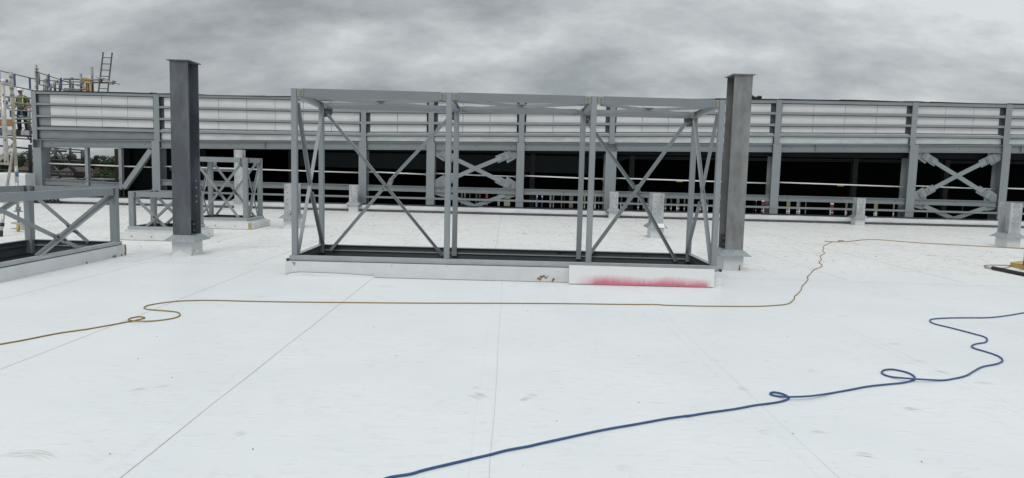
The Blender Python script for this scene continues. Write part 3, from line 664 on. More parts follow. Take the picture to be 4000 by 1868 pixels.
# --- smaller frames
def small_frame(label, xs, ys, zt, zk, w, bh, kerb_box, outer_board=None, deep=False, faces=('f', 'b', 'l', 'r'), low=False, hide=()):
    t = thing('steel_frame', label, 'frame', ((xs[0]+xs[1])/2, (ys[0]+ys[1])/2, 0))
    for x in xs:
        for y in ys:
            b = MB().prism(rrect(w, w, 0.014), (x, y, 0.01), (x, y, zt), up=(0, 1, 0)); part(t, b, 'post', M['paint'])
    h = w/2
    def beam(p, q, n):
        b = MB(); b.m(M['paint']); b.prism(csec(0.06, bh, 0.008), p, q, mt=M['paint'])
        p, q = Vector(p), Vector(q); d = (q-p).normalized(); n = Vector(n)
        for e, s_ in ((p, 1), (q, -1)):
            for k in (-0.3, 0.0, 0.3): b.bolt(e+d*0.035*s_+n*0.031+Vector((0, 0, bh*k)), n, 0.011, 0.014, M['bolt_dark'])
        part(t, b, 'top_beam', None)
    zb = zt-bh/2-0.003
    beam((xs[0]+h, ys[0]-h+0.032, zb), (xs[1]-h, ys[0]-h+0.032, zb), (0, -1, 0))
    beam((xs[0]+h, ys[1]+h-0.032, zb), (xs[1]-h, ys[1]+h-0.032, zb), (0, -1, 0))
    beam((xs[0]-h+0.032, ys[0]+h, zb), (xs[0]-h+0.032, ys[1]-h, zb), (1, 0, 0))
    beam((xs[1]+h-0.032, ys[0]+h, zb), (xs[1]+h-0.032, ys[1]-h, zb), (1, 0, 0))
    zl, zh = zk+0.0, zt-bh-0.04
    def X(P, n, ax):
        (a0, a1, c) = P
        def pt(u, z, off=0): return (u, c+off*n[1], z) if ax == 0 else (c+off*n[0], u, z)
        L_ = a1-a0; inset = 0.0
        e0, e1 = (a0+h+0.02, a1-h-0.02)
        if low: f0, f1 = a0+0.30*L_, a0+0.68*L_
        else: f0, f1 = a0+0.12*L_, a1-0.12*L_
        b = MB().prism(lsec(0.06, 0.007), pt(e1, zh), pt(f0, zl), up=n); part(t, b, 'brace', M['paint'])
        # second diagonal in two halves, spliced by a bolted plate
        tt = (e1-e0)/((e1-e0)+(f1-f0)); um = e0+(f1-e0)*tt; zm = zh+(zl-zh)*tt
        d = Vector((f1-e0, 0, zl-zh)).normalized()
        b = MB().prism(rect(0.062, 0.01), pt(e0, zh, -0.014), pt(um-d.x*0.06, zm-d.z*0.06, -0.014), up=n).prism(rect(0.062, 0.01), pt(um+d.x*0.06, zm+d.z*0.06, -0.014), pt(f1, zl, -0.014), up=n); part(t, b, 'brace', M['paint'])
        b = MB(); s_ = Vector((-d.z, 0, d.x))
        hexa = [(-0.16, -0.035), (-0.06, -0.062), (0.10, -0.062), (0.17, -0.02), (0.17, 0.035), (0.07, 0.062), (-0.10, 0.062), (-0.16, 0.02)]
        k_ = 0.85 if L_ > 1.6 else 0.6
        b.plate([pt(um+(d.x*u+s_.x*v)*k_, zm+(d.z*u+s_.z*v)*k_, 0.009) for u, v in hexa], n, 0.008, M['paint'])
        for u in (-0.12, -0.075, 0.075, 0.12): b.bolt(pt(um+d.x*u*k_, zm+d.z*u*k_, 0.018), n, 0.011, 0.014, M['bolt_dark'])
        part(t, b, 'brace_plate', None)
        for (u, s2) in ((e1, -1), (e0, 1)): part(t, MB().plate([pt(u+0.0*s2, zh+0.05, 0.002), pt(u+s2*0.09, zh+0.05, 0.002), pt(u+s2*0.09, zh-0.03, 0.002), pt(u+s2*0.0, zh-0.09, 0.002)], n, 0.006), 'gusset', M['paint'])
    if 'f' in faces: X((xs[0], xs[1], ys[0]), (0, -1, 0), 0)
    if 'b' in faces: X((xs[0], xs[1], ys[1]), (0, -1, 0), 0)
    if 'l' in faces: X((ys[0], ys[1], xs[0]), (1, 0, 0), 1)
    if 'r' in faces: X((ys[0], ys[1], xs[1]), (1, 0, 0), 1)
    kx0, kx1, ky0, ky1 = kerb_box
    base_channel(t, xs[0]-h-0.01, xs[1]+h+0.01, ys[0]-h-0.01, ys[1]+h+0.01, zk-0.03, zk+0.03, M['rail_light'], M['paint_deep'])
    part(t, ring(kx0, kx1, ky0, ky1, 0.07, 0, zk-0.032, M['wrap']), 'kerb', M['wrap'])
    if outer_board:
        z1 = outer_board; g = 0.085
        for (ax0, ax1, ay0, ay1, nn) in ((kx0-g, kx1+0.002, ky0-g, ky0-0.003, 'f'), (kx1+0.003, kx1+g, ky0-0.06, ky1+0.05, 'r')):
            b = MB(); b.m(M['board']); b.box(ax0, ax1, ay0, ay1, 0.008, z1, M['board']); b.box(ax0+0.004, ax1-0.004, ay0+0.004, ay1-0.004, 0.0, 0.0075, M['black'])  # black slip below each board stands for its shadow line
            if nn == 'f':
                b.box(ax1, ax1+0.0035, ay0+0.004, ay1-0.004, 0.002, z1-0.002, M['foam'])
                n_ = 3
                for k in range(n_):
                    xx = ax0+(ax1-ax0)*(0.2+0.3*k)
                    b.prism(circ(0.022, 12), (xx, ay0-0.003, z1*0.5), (xx, ay0+0.001, z1*0.5), up=(0.1, 0, 1), mt=M['flash'])
                    b.prism(circ(0.012, 10), (xx, ay0-0.0045, z1*0.5), (xx, ay0+0.001, z1*0.5), up=(0.1, 0, 1), mt=M['black'])
            else:
                b.box(ax0+0.004, ax1-0.004, ay0-0.0035, ay0, 0.002, z1-0.002, M['foam'])
                for k in range(3):
                    yy = ay0+(ay1-ay0)*(0.2+0.3*k)
                    b.prism(circ(0.022, 12), (ax1+0.003, yy, z1*0.5), (ax1-0.001, yy, z1*0.5), up=(0, 0, 1), mt=M['flash'])
                    b.prism(circ(0.012, 10), (ax1+0.0045, yy, z1*0.5), (ax1-0.001, yy, z1*0.5), up=(0, 0, 1), mt=M['black'])
            part(t, b, 'insulation_board', None)
    return t
fa = small_frame('low open steel frame at the left edge with bolted cross bracing', (-8.2, -6.745), (9.15, 12.065), 1.17, 0.215, 0.115, 0.125, (-8.33, -6.64, 8.98, 12.19), faces=('r', 'b', 'l'), low=True)
b = MB(); rb = random.Random(8)
for (y, z, r) in ((12.17, 0.16, 0.02), (12.18, 0.12, 0.022), (12.18, 0.08, 0.022), (12.17, 0.03, 0.026), (12.05, 0.015, 0.015), (11.86, 0.015, 0.02), (11.80, 0.015, 0.015), (11.05, 0.012, 0.014)):
    b.sphere((-6.635, y, z), 0.014, r, r*1.3, nu=8, nv=6)
part(fa, b, 'foam_spill', M['foam_orange'])
b = MB().plate([(-6.639, 11.95, 0.0), (-6.639, 12.2, 0.0), (-6.639, 12.2, 0.185), (-6.639, 11.95, 0.183)], (1, 0, 0), 0.003); part(fa, b, 'kerb_patch', M['wrap'])
small_frame('low square steel frame on a white drilled upstand behind the tall dark column', (-7.80, -6.78), (14.62, 15.50), 1.0, 0.25, 0.11, 0.11, (-7.93, -6.65, 14.54, 15.62), outer_board=0.165, faces=('f', 'r', 'b'), low=True)
small_frame('head-high cross-braced steel cage on a white drilled upstand near the far wall', (-7.86, -6.565), (17.60, 18.62), 1.77, 0.235, 0.11, 0.12, (-7.99, -6.44, 17.50, 18.72), outer_board=0.165, faces=('f', 'r', 'b', 'l'))

# ------------------------------------------------------------------ the far screen wall
KX = [-17.22, -13.93, -8.89, 10.83, 16.14, 24.0]
LN = {'top': [4.03, 4.04, 4.04, 4.44, 4.47, 4.5], 'r1b': [3.94, 3.95, 3.93, 4.33, 4.35, 4.4], 'r2t': [3.61, 3.62, 3.58, 4.01, 4.06, 4.1], 'r2b': [3.54, 3.55, 3.50, 3.92, 3.97, 4.02],
      'r3t': [3.18, 3.19, 3.18, 3.59, 3.69, 3.75], 'r3b': [3.11, 3.12, 3.09, 3.50, 3.61, 3.67], 'r4t': [2.74, 2.76, 2.73, 3.21, 3.31, 3.4], 'r4b': [2.65, 2.67, 2.65, 3.13, 3.23, 3.32],
      'bt': [2.30, 2.35, 2.45, 2.84, 2.97, 3.1], 'bb': [2.02, 2.08, 2.16, 2.56, 2.69, 2.8]}
def lz(k, x):
    v = LN[k]
    if x <= KX[0]: return v[0]
    for i in range(len(KX)-1):
        if x <= KX[i+1]: return v[i]+(v[i+1]-v[i])*(x-KX[i])/(KX[i+1]-KX[i])
    return v[-1]
wall = thing('screen_wall', 'long steel-framed wall with white cladding above dark openings across the far side of the roof', 'wall', (0, 26.2, 0))
CX = [(-17.44, -17.14, -17.44, -17.27), (-13.11, -12.82, -13.01, -12.81), (-5.55, -5.27, -5.48, -5.29), (-3.07, -2.77, -3.02, -2.82), (0.23, 0.51, 0.28, 0.48),
      (3.49, 3.89, 3.60, 3.79), (9.61, 9.91, 9.63, 9.84), (14.63, 14.94, 14.61, 14.81), (18.04, 18.33, 18.03, 18.25), (23.0, 23.3, 23.0, 23.2), (28.4, 28.7, 28.45, 28.65), (33.6, 33.9, 33.65, 33.85), (39.0, 39.3, 39.05, 39.25)]
YW = 26.0
for i, (l0, l1, u0, u1) in enumerate(CX):
    xc = (l0+l1)/2; xu = (u0+u1)/2; zj = lz('bt', xc)+0.0
    b = MB().prism(isec(l1-l0, 0.52, 0.02, 0.015), (xc, YW+0.25, -0.4), (xc, YW+0.25, zj - (0.32 if i in (0, 5) else 0.0)), up=(0, 1, 0))
    if i == 0: b.box(l1-0.016, l1-0.004, YW+0.012, YW+0.48, -0.4, 2.02)
    if i in (0, 5):   # seat box where the beam frames in
        zt_, zb_ = zj, zj-0.30
        b.box(l0, l1, YW-0.01, YW+0.40, zt_-0.015, zt_).box(l0, l1, YW-0.01, YW+0.40, zb_-0.015, zb_).box(l0, l0+0.012, YW-0.01, YW+0.4, zb_, zt_-0.015).box(l1-0.012, l1, YW-0.01, YW+0.4, zb_, zt_-0.015).box(l0, l1, YW+0.16, YW+0.175, zb_, zt_-0.015)
    part(wall, b, 'lower_column', M['paint_wall'])
    zt_ = lz('top', xc)+0.01
    b = MB()
    if i == 5:
        b.prism(isec(0.2, 0.34, 0.012, 0.012), (xu, YW+0.22, zj), (xu, YW+0.22, zt_-0.12), up=(0, 1, 0))
    else:
        b.prism(isec(u1-u0, 0.22, 0.014, 0.012), (xu, YW+0.115, zj), (xu, YW+0.115, zt_), up=(0, 1, 0))
    part(wall, b, 'upper_column', M['paint_wall'])
    if i not in (0, 5):
        b = MB().box(l0-0.012, l1+0.012, YW-0.026, YW-0.012, 0.46, 0.60)
        b.bolt((l0+0.04, YW-0.026, 0.53), (0, -1, 0), 0.016, 0.018, M['paint_wall']); b.bolt((l1-0.04, YW-0.026, 0.53), (0, -1, 0), 0.016, 0.018)
        part(wall, b, 'joint_plate', M['paint_wall'])
dent = random.Random(11)
for i in range(len(CX)-1):
    a_l, a_r = CX[i][1], CX[i+1][0]; ua, ub = CX[i][3], CX[i+1][2]
    def rail(za, zb, y, d, nm, xa=ua, xb=ub, mt=M['paint_wall']):
        b = MB(); xa += 0.004; xb -= 0.004
        A_ = (lz(za, xa), lz(zb, xa)); B_ = (lz(za, xb), lz(zb, xb))
        b.add([(xa, y, A_[1]), (xb, y, B_[1]), (xb, y, B_[0]), (xa, y, A_[0]), (xa, y+d, A_[1]), (xb, y+d, B_[1]), (xb, y+d, B_[0]), (xa, y+d, A_[0])],
              [(0, 1, 2, 3), (7, 6, 5, 4), (3, 2, 6, 7), (0, 4, 5, 1), (0, 3, 7, 4), (1, 5, 6, 2)], mt)
        # return lip under the rail
        b.add([(xa, y+d*0.55, A_[1]-0.018), (xb, y+d*0.55, B_[1]-0.018), (xb, y+d*0.55, B_[1]-0.001), (xa, y+d*0.55, A_[1]-0.001), (xa, y+d, A_[1]-0.018), (xb, y+d, B_[1]-0.018), (xb, y+d, B_[1]-0.001), (xa, y+d, A_[1]-0.001)],
              [(0, 1, 2, 3), (7, 6, 5, 4), (3, 2, 6, 7), (0, 4, 5, 1), (0, 3, 7, 4), (1, 5, 6, 2)], M['black'])
        part(wall, b, nm, None)
    for za, zb in (('top', 'r1b'), ('r2t', 'r2b'), ('r3t', 'r3b'), ('r4t', 'r4b')): rail(za, zb, YW+0.02, 0.085, 'sheeting_rail')
    # cladding: panels about 1.06 m wide, each a slab of its own shape in one sheet
    b = MB(); n = max(1, round((ub-ua)/1.06)); off = 0.16 if i == 0 else 0.0
    for k in range(n):
        xa = ua+(0.45 if i == 0 else 0.06)+(ub-ua-0.06-(0.45 if i == 0 else 0.06))*k/n; xb = ua+(0.45 if i == 0 else 0.06)+(ub-ua-0.06-(0.45 if i == 0 else 0.06))*(k+1)/n-0.014
        zl0, zl1 = lz('r4t', xa)+0.02, lz('r4t', xb)+0.02
        zh0, zh1 = lz('top', xa)-0.02, lz('top', xb)-0.02
        y0_, y1_ = YW+0.125, YW+0.20
        b.add([(xa, y0_, zl0), (xb, y0_, zl1), (xb, y0_, zh1), (xa, y0_, zh0), (xa, y1_, zl0), (xb, y1_, zl1), (xb, y1_, zh1), (xa, y1_, zh0)], [(0, 1, 2, 3), (7, 6, 5, 4), (3, 2, 6, 7), (0, 4, 5, 1), (0, 3, 7, 4), (1, 5, 6, 2)])
    part(wall, b, 'cladding', M['clad'])
    b = MB()   # dark backing behind the joints, and grey side board at the first bay
    def slab(b, xa, xb, y0_, y1_, za, zb, oa=0, ob=0, mt=None):
        P = [(xa, lz(za, xa)+oa), (xb, lz(za, xb)+oa), (xb, lz(zb, xb)+ob), (xa, lz(zb, xa)+ob)]
        b.add([(P[0][0], y0_, P[0][1]), (P[1][0], y0_, P[1][1]), (P[2][0], y0_, P[2][1]), (P[3][0], y0_, P[3][1]), (P[0][0], y1_, P[0][1]), (P[1][0], y1_, P[1][1]), (P[2][0], y1_, P[2][1]), (P[3][0], y1_, P[3][1])],
              [(0, 1, 2, 3), (7, 6, 5, 4), (3, 2, 6, 7), (0, 4, 5, 1), (0, 3, 7, 4), (1, 5, 6, 2)], mt)
    slab(b, ua, ub, YW+0.285, YW+0.32, 'bt', 'top', 0.02, -0.03, M['slate'])
    if i == 0: slab(b, ua+0.02, ua+0.44, YW+0.125, YW+0.20, 'bt', 'top', 0.05, -0.03, M['paint_wall'])
    part(wall, b, 'backing', None)
    b = MB()
    if i >= 1:
        if (ua+ub)/2 > 1: slab(b, ub-0.15, ub-0.01, YW+0.115, YW+0.123, 'r4t', 'top', 0.05, -0.03)
        else: slab(b, ua+0.01, ua+0.13, YW+0.115, YW+0.123, 'r4t', 'top', 0.05, -0.03)
        part(wall, b, 'end_trim', M['dark_steel'])
    # dented galvanised flashing under the cladding, as a finely divided sheet
    b = MB(); nx = max(8, int((ub-ua)/0.10)); nz = 5; vs = []
    pops = [(ua+1.06*(k+0.5)+dent.uniform(-.1, .1)+s*0.10, dent.uniform(0.35, 0.6)) for k in range(int((ub-ua)/1.06)+1) for s in (0, 1)]
    for jz in range(nz+1):
        for ix in range(nx+1):
            x = ua+0.01+(ub-ua-0.02)*ix/nx; f = jz/nz; z0_ = lz('bt', x)+0.03; z1_ = lz('r4t', x)+0.05; z = z0_+(z1_-z0_)*f
            yy = YW+0.118+0.010*noise.noise(Vector((x*1.3, z*3.0, i)))
            for px_, pf in pops:
                d2 = ((x-px_)/0.12)**2+((f-pf)/0.28)**2
                yy -= 0.012*math.exp(-d2)
            vs.append((x, yy, z))
    b.add(vs, [(j*(nx+1)+q, j*(nx+1)+q+1, (j+1)*(nx+1)+q+1, (j+1)*(nx+1)+q) for j in range(nz) for q in range(nx)], None, True)
    o = part(wall, b, 'flashing', M['flash_dull'] if i == 0 else M['flash'])
    # black drip line above and below the flashing, roof-edge felt above the top rail
    b = MB(); slab(b, ua+0.004, ub-0.004, YW+0.05, YW+0.10, 'bt', 'bt', 0.006, 0.026); slab(b, ua+0.004, ub-0.004, YW+0.100, YW+0.122, 'r4t', 'r4t', 0.052, 0.068)
    part(wall, b, 'drip_strip', M['black'])
    b = MB(); n = max(2, int((ub-ua)/0.9)); xx = ua-0.1
    while xx < ub-0.01:
        x2 = min(ub+0.1, xx+dent.uniform(0.5, 1.6)); h_ = dent.uniform(0.02, 0.05); h2 = dent.uniform(0.015, 0.045)
        za, zb = lz('top', xx), lz('top', x2)
        b.add([(xx, YW-0.01, za+0.012), (x2, YW-0.01, zb+0.012), (x2, YW-0.01, zb+h2), (xx, YW-0.01, za+h_), (xx, YW+0.4, za+0.012), (x2, YW+0.4, zb+0.012), (x2, YW+0.4, zb+h2), (xx, YW+0.4, za+h_)], [(0, 1, 2, 3), (7, 6, 5, 4), (3, 2, 6, 7), (0, 4, 5, 1), (0, 3, 7, 4), (1, 5, 6, 2)])
        xx = x2
    part(wall, b, 'edge_felt', M['black'])
    # main beam: I-section between the lower columns
    def ibeam(nm, xa, xb, zta, ztb, h, y, wd=0.20, holes=True, stiff=None):
        b = MB(); b.m(M['paint_wall']); b.prism(isec(wd, h, 0.016, 0.012), (xa+0.003, y, zta-h/2), (xb-0.003, y, ztb-h/2), mt=M['paint_wall'])
        if holes:
            for k in ((0.35,), (0.08, 0.5, 0.93))[xb-xa < 5 and xb-xa > 2.8]:
                x = xa+(xb-xa)*k; z = zta+(ztb-zta)*k-h/2
                b.prism(circ(0.018, 8), (x, y-0.0085, z), (x, y+0.004, z), up=(0.1, 0, 1), mt=M['black'])
        if stiff:
            for x in stiff: b.box(x-0.006, x+0.006, y-wd/2+0.004, y-0.005, zta+(ztb-zta)*((x-xa)/(xb-xa))-h+0.016, zta+(ztb-zta)*((x-xa)/(xb-xa))-0.016, M['paint_wall'])
        part(wall, b, nm, None)
    sx = {1: [-9.0], 6: [11.2], 8: [18.75]}.get(i)
    ibeam('main_beam', a_l, a_r, lz('bt', a_l), lz('bt', a_r), 0.285, YW+0.10, stiff=sx)
    zlow = 0.95
    if i == 0:
        MX1, MX2 = Y(343, 650, 26.1).x, Y(474, 650, 26.1).x
        # window bay with two mullions and a raking strut
        ibeam('sill_beam', a_l, MX2-0.05, 0.87, 0.80, 0.21, YW+0.10, 0.16)
        for mx_ in (MX1, MX2):
            b = MB().prism(isec(0.11, 0.16, 0.012, 0.03), (mx_, YW+0.10, 0.55), (mx_, YW+0.10, lz('bb', mx_)), up=(0, 1, 0)); b.box(mx_-0.06, mx_+0.0, YW-0.02, YW+0.02, 0.93, 0.97)
            part(wall, b, 'mullion', M['paint_wall'])
        b = MB().prism(isec(0.18, 0.17, 0.012, 0.01), (MX2+0.10, YW+0.09, 0.60), (-13.16, YW+0.09, 2.02), up=(0, 1, 0)); part(wall, b, 'strut', M['paint_wall'])
    else:
        ibeam('lower_beam', a_l, a_r, zlow, zlow, 0.205, YW+0.10, 0.16)
        b = MB().box(a_l+0.004, a_r-0.004, YW-0.01, YW+0.05, 0.475, 0.545); part(wall, b, 'lower_rail', M['paint_wall'])
    if i == 1:
        ibeam('lower_beam', a_l, a_l+3.0, 1.45, 1.45, 0.16, YW+0.75, 0.12, False)
    # heavy cross bracing in two bays
    if i in (3, 7):
        zt_, zb_ = lz('bb', (a_l+a_r)/2)-0.0, 0.95
        cx, cz = (a_l+a_r)/2-0.02, (zt_+zb_)/2+0.02
        y = YW+0.06
        for (sx_, sz_) in ((-1, 1), (1, 1), (-1, -1), (1, -1)):
            ex = a_l if sx_ < 0 else a_r
            ez = (zt_ if sz_ > 0 else zb_)
            corner = Vector((ex, y, ez)); c = Vector((cx, y, cz))
            d = (corner-c).normalized(); s_ = Vector((-d.z, 0, d.x))
            if s_.z < 0: s_ = -s_
            L_ = (corner-c).length
            q = MB()
            oy = Vector((0, 0.0 if sx_*sz_ > 0 else 0.003, 0)); q.prism(rect(0.15, 0.05), c+oy-d*(0.0 if sx_*sz_ > 0 else 0.0), c+oy+d*(L_*0.64), up=(0, 1, 0))
            arm = part(wall, q, 'cross_brace', M['paint_wall'])
            q = MB(); q.m(M['paint_wall'])
            Y0 = Vector((0, 0.008, 0))
            q.plate([c+d*(L_*0.52)+s_*0.14+Y0, c+d*(L_*0.84)+s_*0.14+Y0, c+d*(L_*0.84)-s_*0.14+Y0, c+d*(L_*0.52)-s_*0.14+Y0], (0, 1, 0), 0.012, M['paint_wall'])
            q.plate([c+d*(L_*0.665)+s_*0.125-Vector((0, 0.03, 0)), c+d*(L_*0.86)+s_*0.125-Vector((0, 0.03, 0)), c+d*(L_*0.86)-s_*0.125-Vector((0, 0.03, 0)), c+d*(L_*0.665)-s_*0.125-Vector((0, 0.03, 0))], (0, 1, 0), 0.036, M['paint_wall'])
            for u in (0.70, 0.82):
                for v in (-0.075, 0, 0.075): q.bolt(c+d*(L_*u)+s_*v-Vector((0, 0.03, 0)), (0, -1, 0), 0.022, 0.035, M['paint_wall'])
            # corner gusset to column and beam
            hx = ex+(-sx_)*0.48
            q.plate([(ex-sx_*0.002, y+0.022, ez-sz_*0.003), (hx, y+0.022, ez-sz_*0.003), (hx, y+0.022, ez-sz_*0.12), (ex-sx_*0.34, y+0.022, ez-sz_*0.44), (ex-sx_*0.002, y+0.022, ez-sz_*0.24)], (0, 1, 0), 0.014, M['paint_wall'])
            part(wall, q, 'gusset', None)
        # next storey's bracing below, only its upper part stands above the roof edge
        for sx_ in (-1, 1):
            ex = a_l+0.40 if sx_ < 0 else a_r-0.40
            q = MB().prism(rect(0.15, 0.05), (ex, y+(0.003 if sx_ > 0 else 0), 0.70), (cx-sx_*0.9, y+(0.003 if sx_ > 0 else 0), -0.10), up=(0, 1, 0))
            part(wall, q, 'cross_brace', M['paint_wall'])
            e2 = a_l if sx_ < 0 else a_r
            q = MB().plate([(e2-sx_*0.002, y+0.03, 0.74), (e2-sx_*0.62, y+0.03, 0.74), (e2-sx_*0.62, y+0.03, 0.60), (e2-sx_*0.35, y+0.03, 0.57), (e2-sx_*0.002, y+0.03, 0.66)], (0, 1, 0), 0.012); part(wall, q, 'gusset', M['paint_wall'])
# white guard tube running through the openings
gt = thing('guard_tube', 'long white scaffold tube strung through the openings of the far wall at waist height', 'scaffold tube', (0, 26.6, 1.3))
for i in range(len(CX)-1):
    a_l, a_r = CX[i][1], CX[i+1][0]
    ya = YW+0.30 if i not in (3, 7) else YW+0.30
    b = MB().tube((a_l-0.02, ya, 1.43), (a_r+0.02, ya, 1.385), 0.026); part(gt, b, 'tube', M['tube_white'])
    part(gt, MB().box(a_l+0.02, a_l+0.08, ya-0.045, ya+0.045, 1.385, 1.475), 'clamp', M['tube']); part(gt, MB().box(a_r-0.08, a_r-0.02, ya-0.045, ya+0.045, 1.34, 1.43), 'clamp', M['tube'])
for x in (2.9, 6.3, 12.3):
    b = MB().box(x-0.12, x+0.12, YW+0.265, YW+0.27, 1.355, 1.375); part(gt, b, 'tape', M['hivis'])

# membrane-wrapped roll along the foot of the wall
b = MB(); nx = 350; nt_ = 12; vs = []
for ix in range(nx+1):
    x = -17.3+(57.0)*ix/nx
    amp = 0.014*noise.noise(Vector((x*0.9, 0, 3.3)))
    for j in range(nt_+1):
        th = -0.12+(PI+0.12)*j/nt_
        cy, cz, r = 25.64, 0.105, 0.135
        fold = (0.020*noise.noise(Vector((x*3.4+j*0.8, j*0.3, 1.0)))+0.03*max(0, noise.noise(Vector((x*0.7, 9, 2)))-0.05)*noise.noise(Vector((x*7+j*1.6, j*0.5, 4.0)))*3)*(0.4+0.6*math.sin(PI*j/nt_))+amp
        yy = cy-(r+fold)*math.cos(th); zz = cz+(r+fold)*math.sin(th)
        vs.append((x, yy, max(zz, 0.002)))
    vs.append((x, 25.785, -0.05))
m_ = nt_+2
b.add(vs, [(i*m_+j, (i+1)*m_+j, (i+1)*m_+j+1, i*m_+j+1) for i in range(nx) for j in range(m_-1)], None, True)
up_ = b.build('membrane_upstand', M['rollm'], fix=False); tag(up_, 'creased white membrane roll along the foot of the far wall', 'upstand')
b = MB().box(-17.3, 39.7, 25.80, 25.90, 0.002, 0.235).box(-17.3, 39.7, 25.90, 25.93, 0.2, 0.275)
o = b.build('edge_angle', M['dark_steel']); tag(o, 'black steel angle along the roof edge behind the white roll', 'edge trim')
# white wrapped parapet at far left
b = MB(); b.prism(rrect(0.62, 1.06, 0.07), (-45, 25.75, 0.53), (-17.38, 25.75, 0.53), smooth=False)
o = b.build('parapet', M['wrap']); tag(o, 'knee-high white wrapped parapet end at the far left behind the tower', 'parapet')
o['label'] = 'waist-high white wrapped parapet at the far left behind the scaffold tower'
b = MB()
for k in range(26):
    a = k*0.24; x = -17.1+k*0.035; b.box(x, x+0.045, 25.45+0.01*math.sin(k), 25.60, 0.0, 0.12+0.05*math.sin(k*1.7))
o = b.build('felt_scraps', M['black']); tag(o, 'black folded felt heaped at the left end of the white roll', 'felt')
b = MB(); rl = random.Random(2)
for k in range(9): 
    cx_, cz_ = 8.72+0.045*k, 4.44+0.03*math.sin(k*1.1)+0.05; b.sphere((cx_, 26.15, cz_), 0.06, 0.08, rl.uniform(0.04, 0.08), nu=7, nv=5)
o = b.build('sandbag', M['black']); tag(o, 'small black bag sitting on top of the far wall beside the tall stained column', 'bag')

# ------------------------------------------------------------------ dark building beyond the wall
db = thing('dark_hall', 'unlit hall seen as black through the openings of the far wall', 'building', (4, 34, ZG))
b = MB(); 
cv = [(-15.6, 26.34), (30, 26.34), (30, 41.5), (-15.1, 41.5)]
def czf(x): return lz('bb', x)+0.03
b.add([(-15.4, 26.33, czf(-15.4)), (46, 26.33, czf(25)), (46, 41.5, czf(25)), (-15.1, 41.5, czf(-15)), (-15.4, 26.33, czf(-15)+0.2), (46, 26.33, czf(25)+0.2), (46, 41.5, czf(25)+0.2), (-15.1, 41.5, czf(-15)+0.2)],
      [(0, 1, 2, 3), (7, 6, 5, 4), (0, 4, 5, 1), (1, 5, 6, 2), (2, 6, 7, 3), (3, 7, 4, 0)])
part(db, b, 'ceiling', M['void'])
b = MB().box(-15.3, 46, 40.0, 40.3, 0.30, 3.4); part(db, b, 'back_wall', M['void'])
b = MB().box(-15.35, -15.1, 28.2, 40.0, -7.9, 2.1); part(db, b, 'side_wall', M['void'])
pA, pB = Y(448, 640, 28.0), Y(467, 640, 28.0)
b = MB().box(pA.x, pB.x, 28.0, 28.19, -1.0, 2.06); part(db, b, 'end_panel', M['brown'])
b = MB().box(pB.x+0.01, -12.4, 28.4, 28.6, -1.0, 2.1); part(db, b, 'inner_wall', M['void'])
b = MB().box(-9.2, 3.4, 31.0, 31.15, 1.55, 2.65); part(db, b, 'slate_panel', M['slate'])
b = MB().prism(isec(0.3, 0.34, 0.03, 0.02), (3.2, 30, 2.36), (26, 30, 2.66)); part(db, b, 'girder', M['slate'])
b = MB().prism(rect(0.16, 0.1), (4.0, 29.6, 1.85), (5.0, 29.6, 2.4), up=(0, 1, 0)); part(db, b, 'knee_brace', M['dark_steel'])
for x in (-12.35, -8.8, 13.9, 4.9, 17.6, 0.9): 
    b = MB().prism(isec(0.2, 0.2, 0.02, 0.02), (x, 28.6, -2), (x, 28.6, lz('bb', x)), up=(0, 1, 0)); part(db, b, 'inner_column', M['dark_steel'])
# solid piers between slits of daylight under the back wall
SL = [(1800, 1806), (1812, 1819), (1833, 1836), (1857, 1864), (1871, 1876), (1896, 1905), (1944, 1952), (1958, 1997), (2079, 2082), (2093, 2100), (2115, 2120), (2143, 2155), (2160, 2164), (2192, 2196), (2203, 2206), (2216, 2242), (2281, 2287), (2322, 2328), (2339, 2341),
      (2424, 2431), (2445, 2456), (2470, 2474), (2490, 2498), (2512, 2516), (2525, 2542), (2597, 2605), (2615, 2628), (2637, 2659), (2668, 2680), (2699, 2704), (2730, 2745), (2760, 2770), (2800, 2806), (2944, 2947), (2953, 2958), (2969, 2992), (3065, 3094), (3104, 3135), (3147, 3153), (3163, 3166), (3174, 3177),
      (3236, 3265), (3298, 3318), (3345, 3349), (3407, 3438), (3460, 3463), (3486, 3502), (3625, 3632), (3684, 3700), (3762, 3768), (3850, 3853), (3960, 3964), (3985, 3989)]
for zz in (-0.02, -0.42, -0.7):
    b = MB().tube((-3, 39.5, zz), (30, 39.5, zz-0.05), 0.03); part(db, b, 'ledger', M['dark_steel'])
prev = -15.1; piers = []
for a, c in SL:
    if c-a > 9: a, c = a+(c-a)*0.28, c-(c-a)*0.12
    xa, xc = Y(a, 790, 40).x, Y(c, 790, 40).x
    piers.append((prev, xa)); prev = xc
piers.append((prev, 46))
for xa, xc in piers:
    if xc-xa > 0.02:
        b = MB().box(xa, xc, 40.0, 40.12, -8, 0.298); part(db, b, 'pier', M['void'])

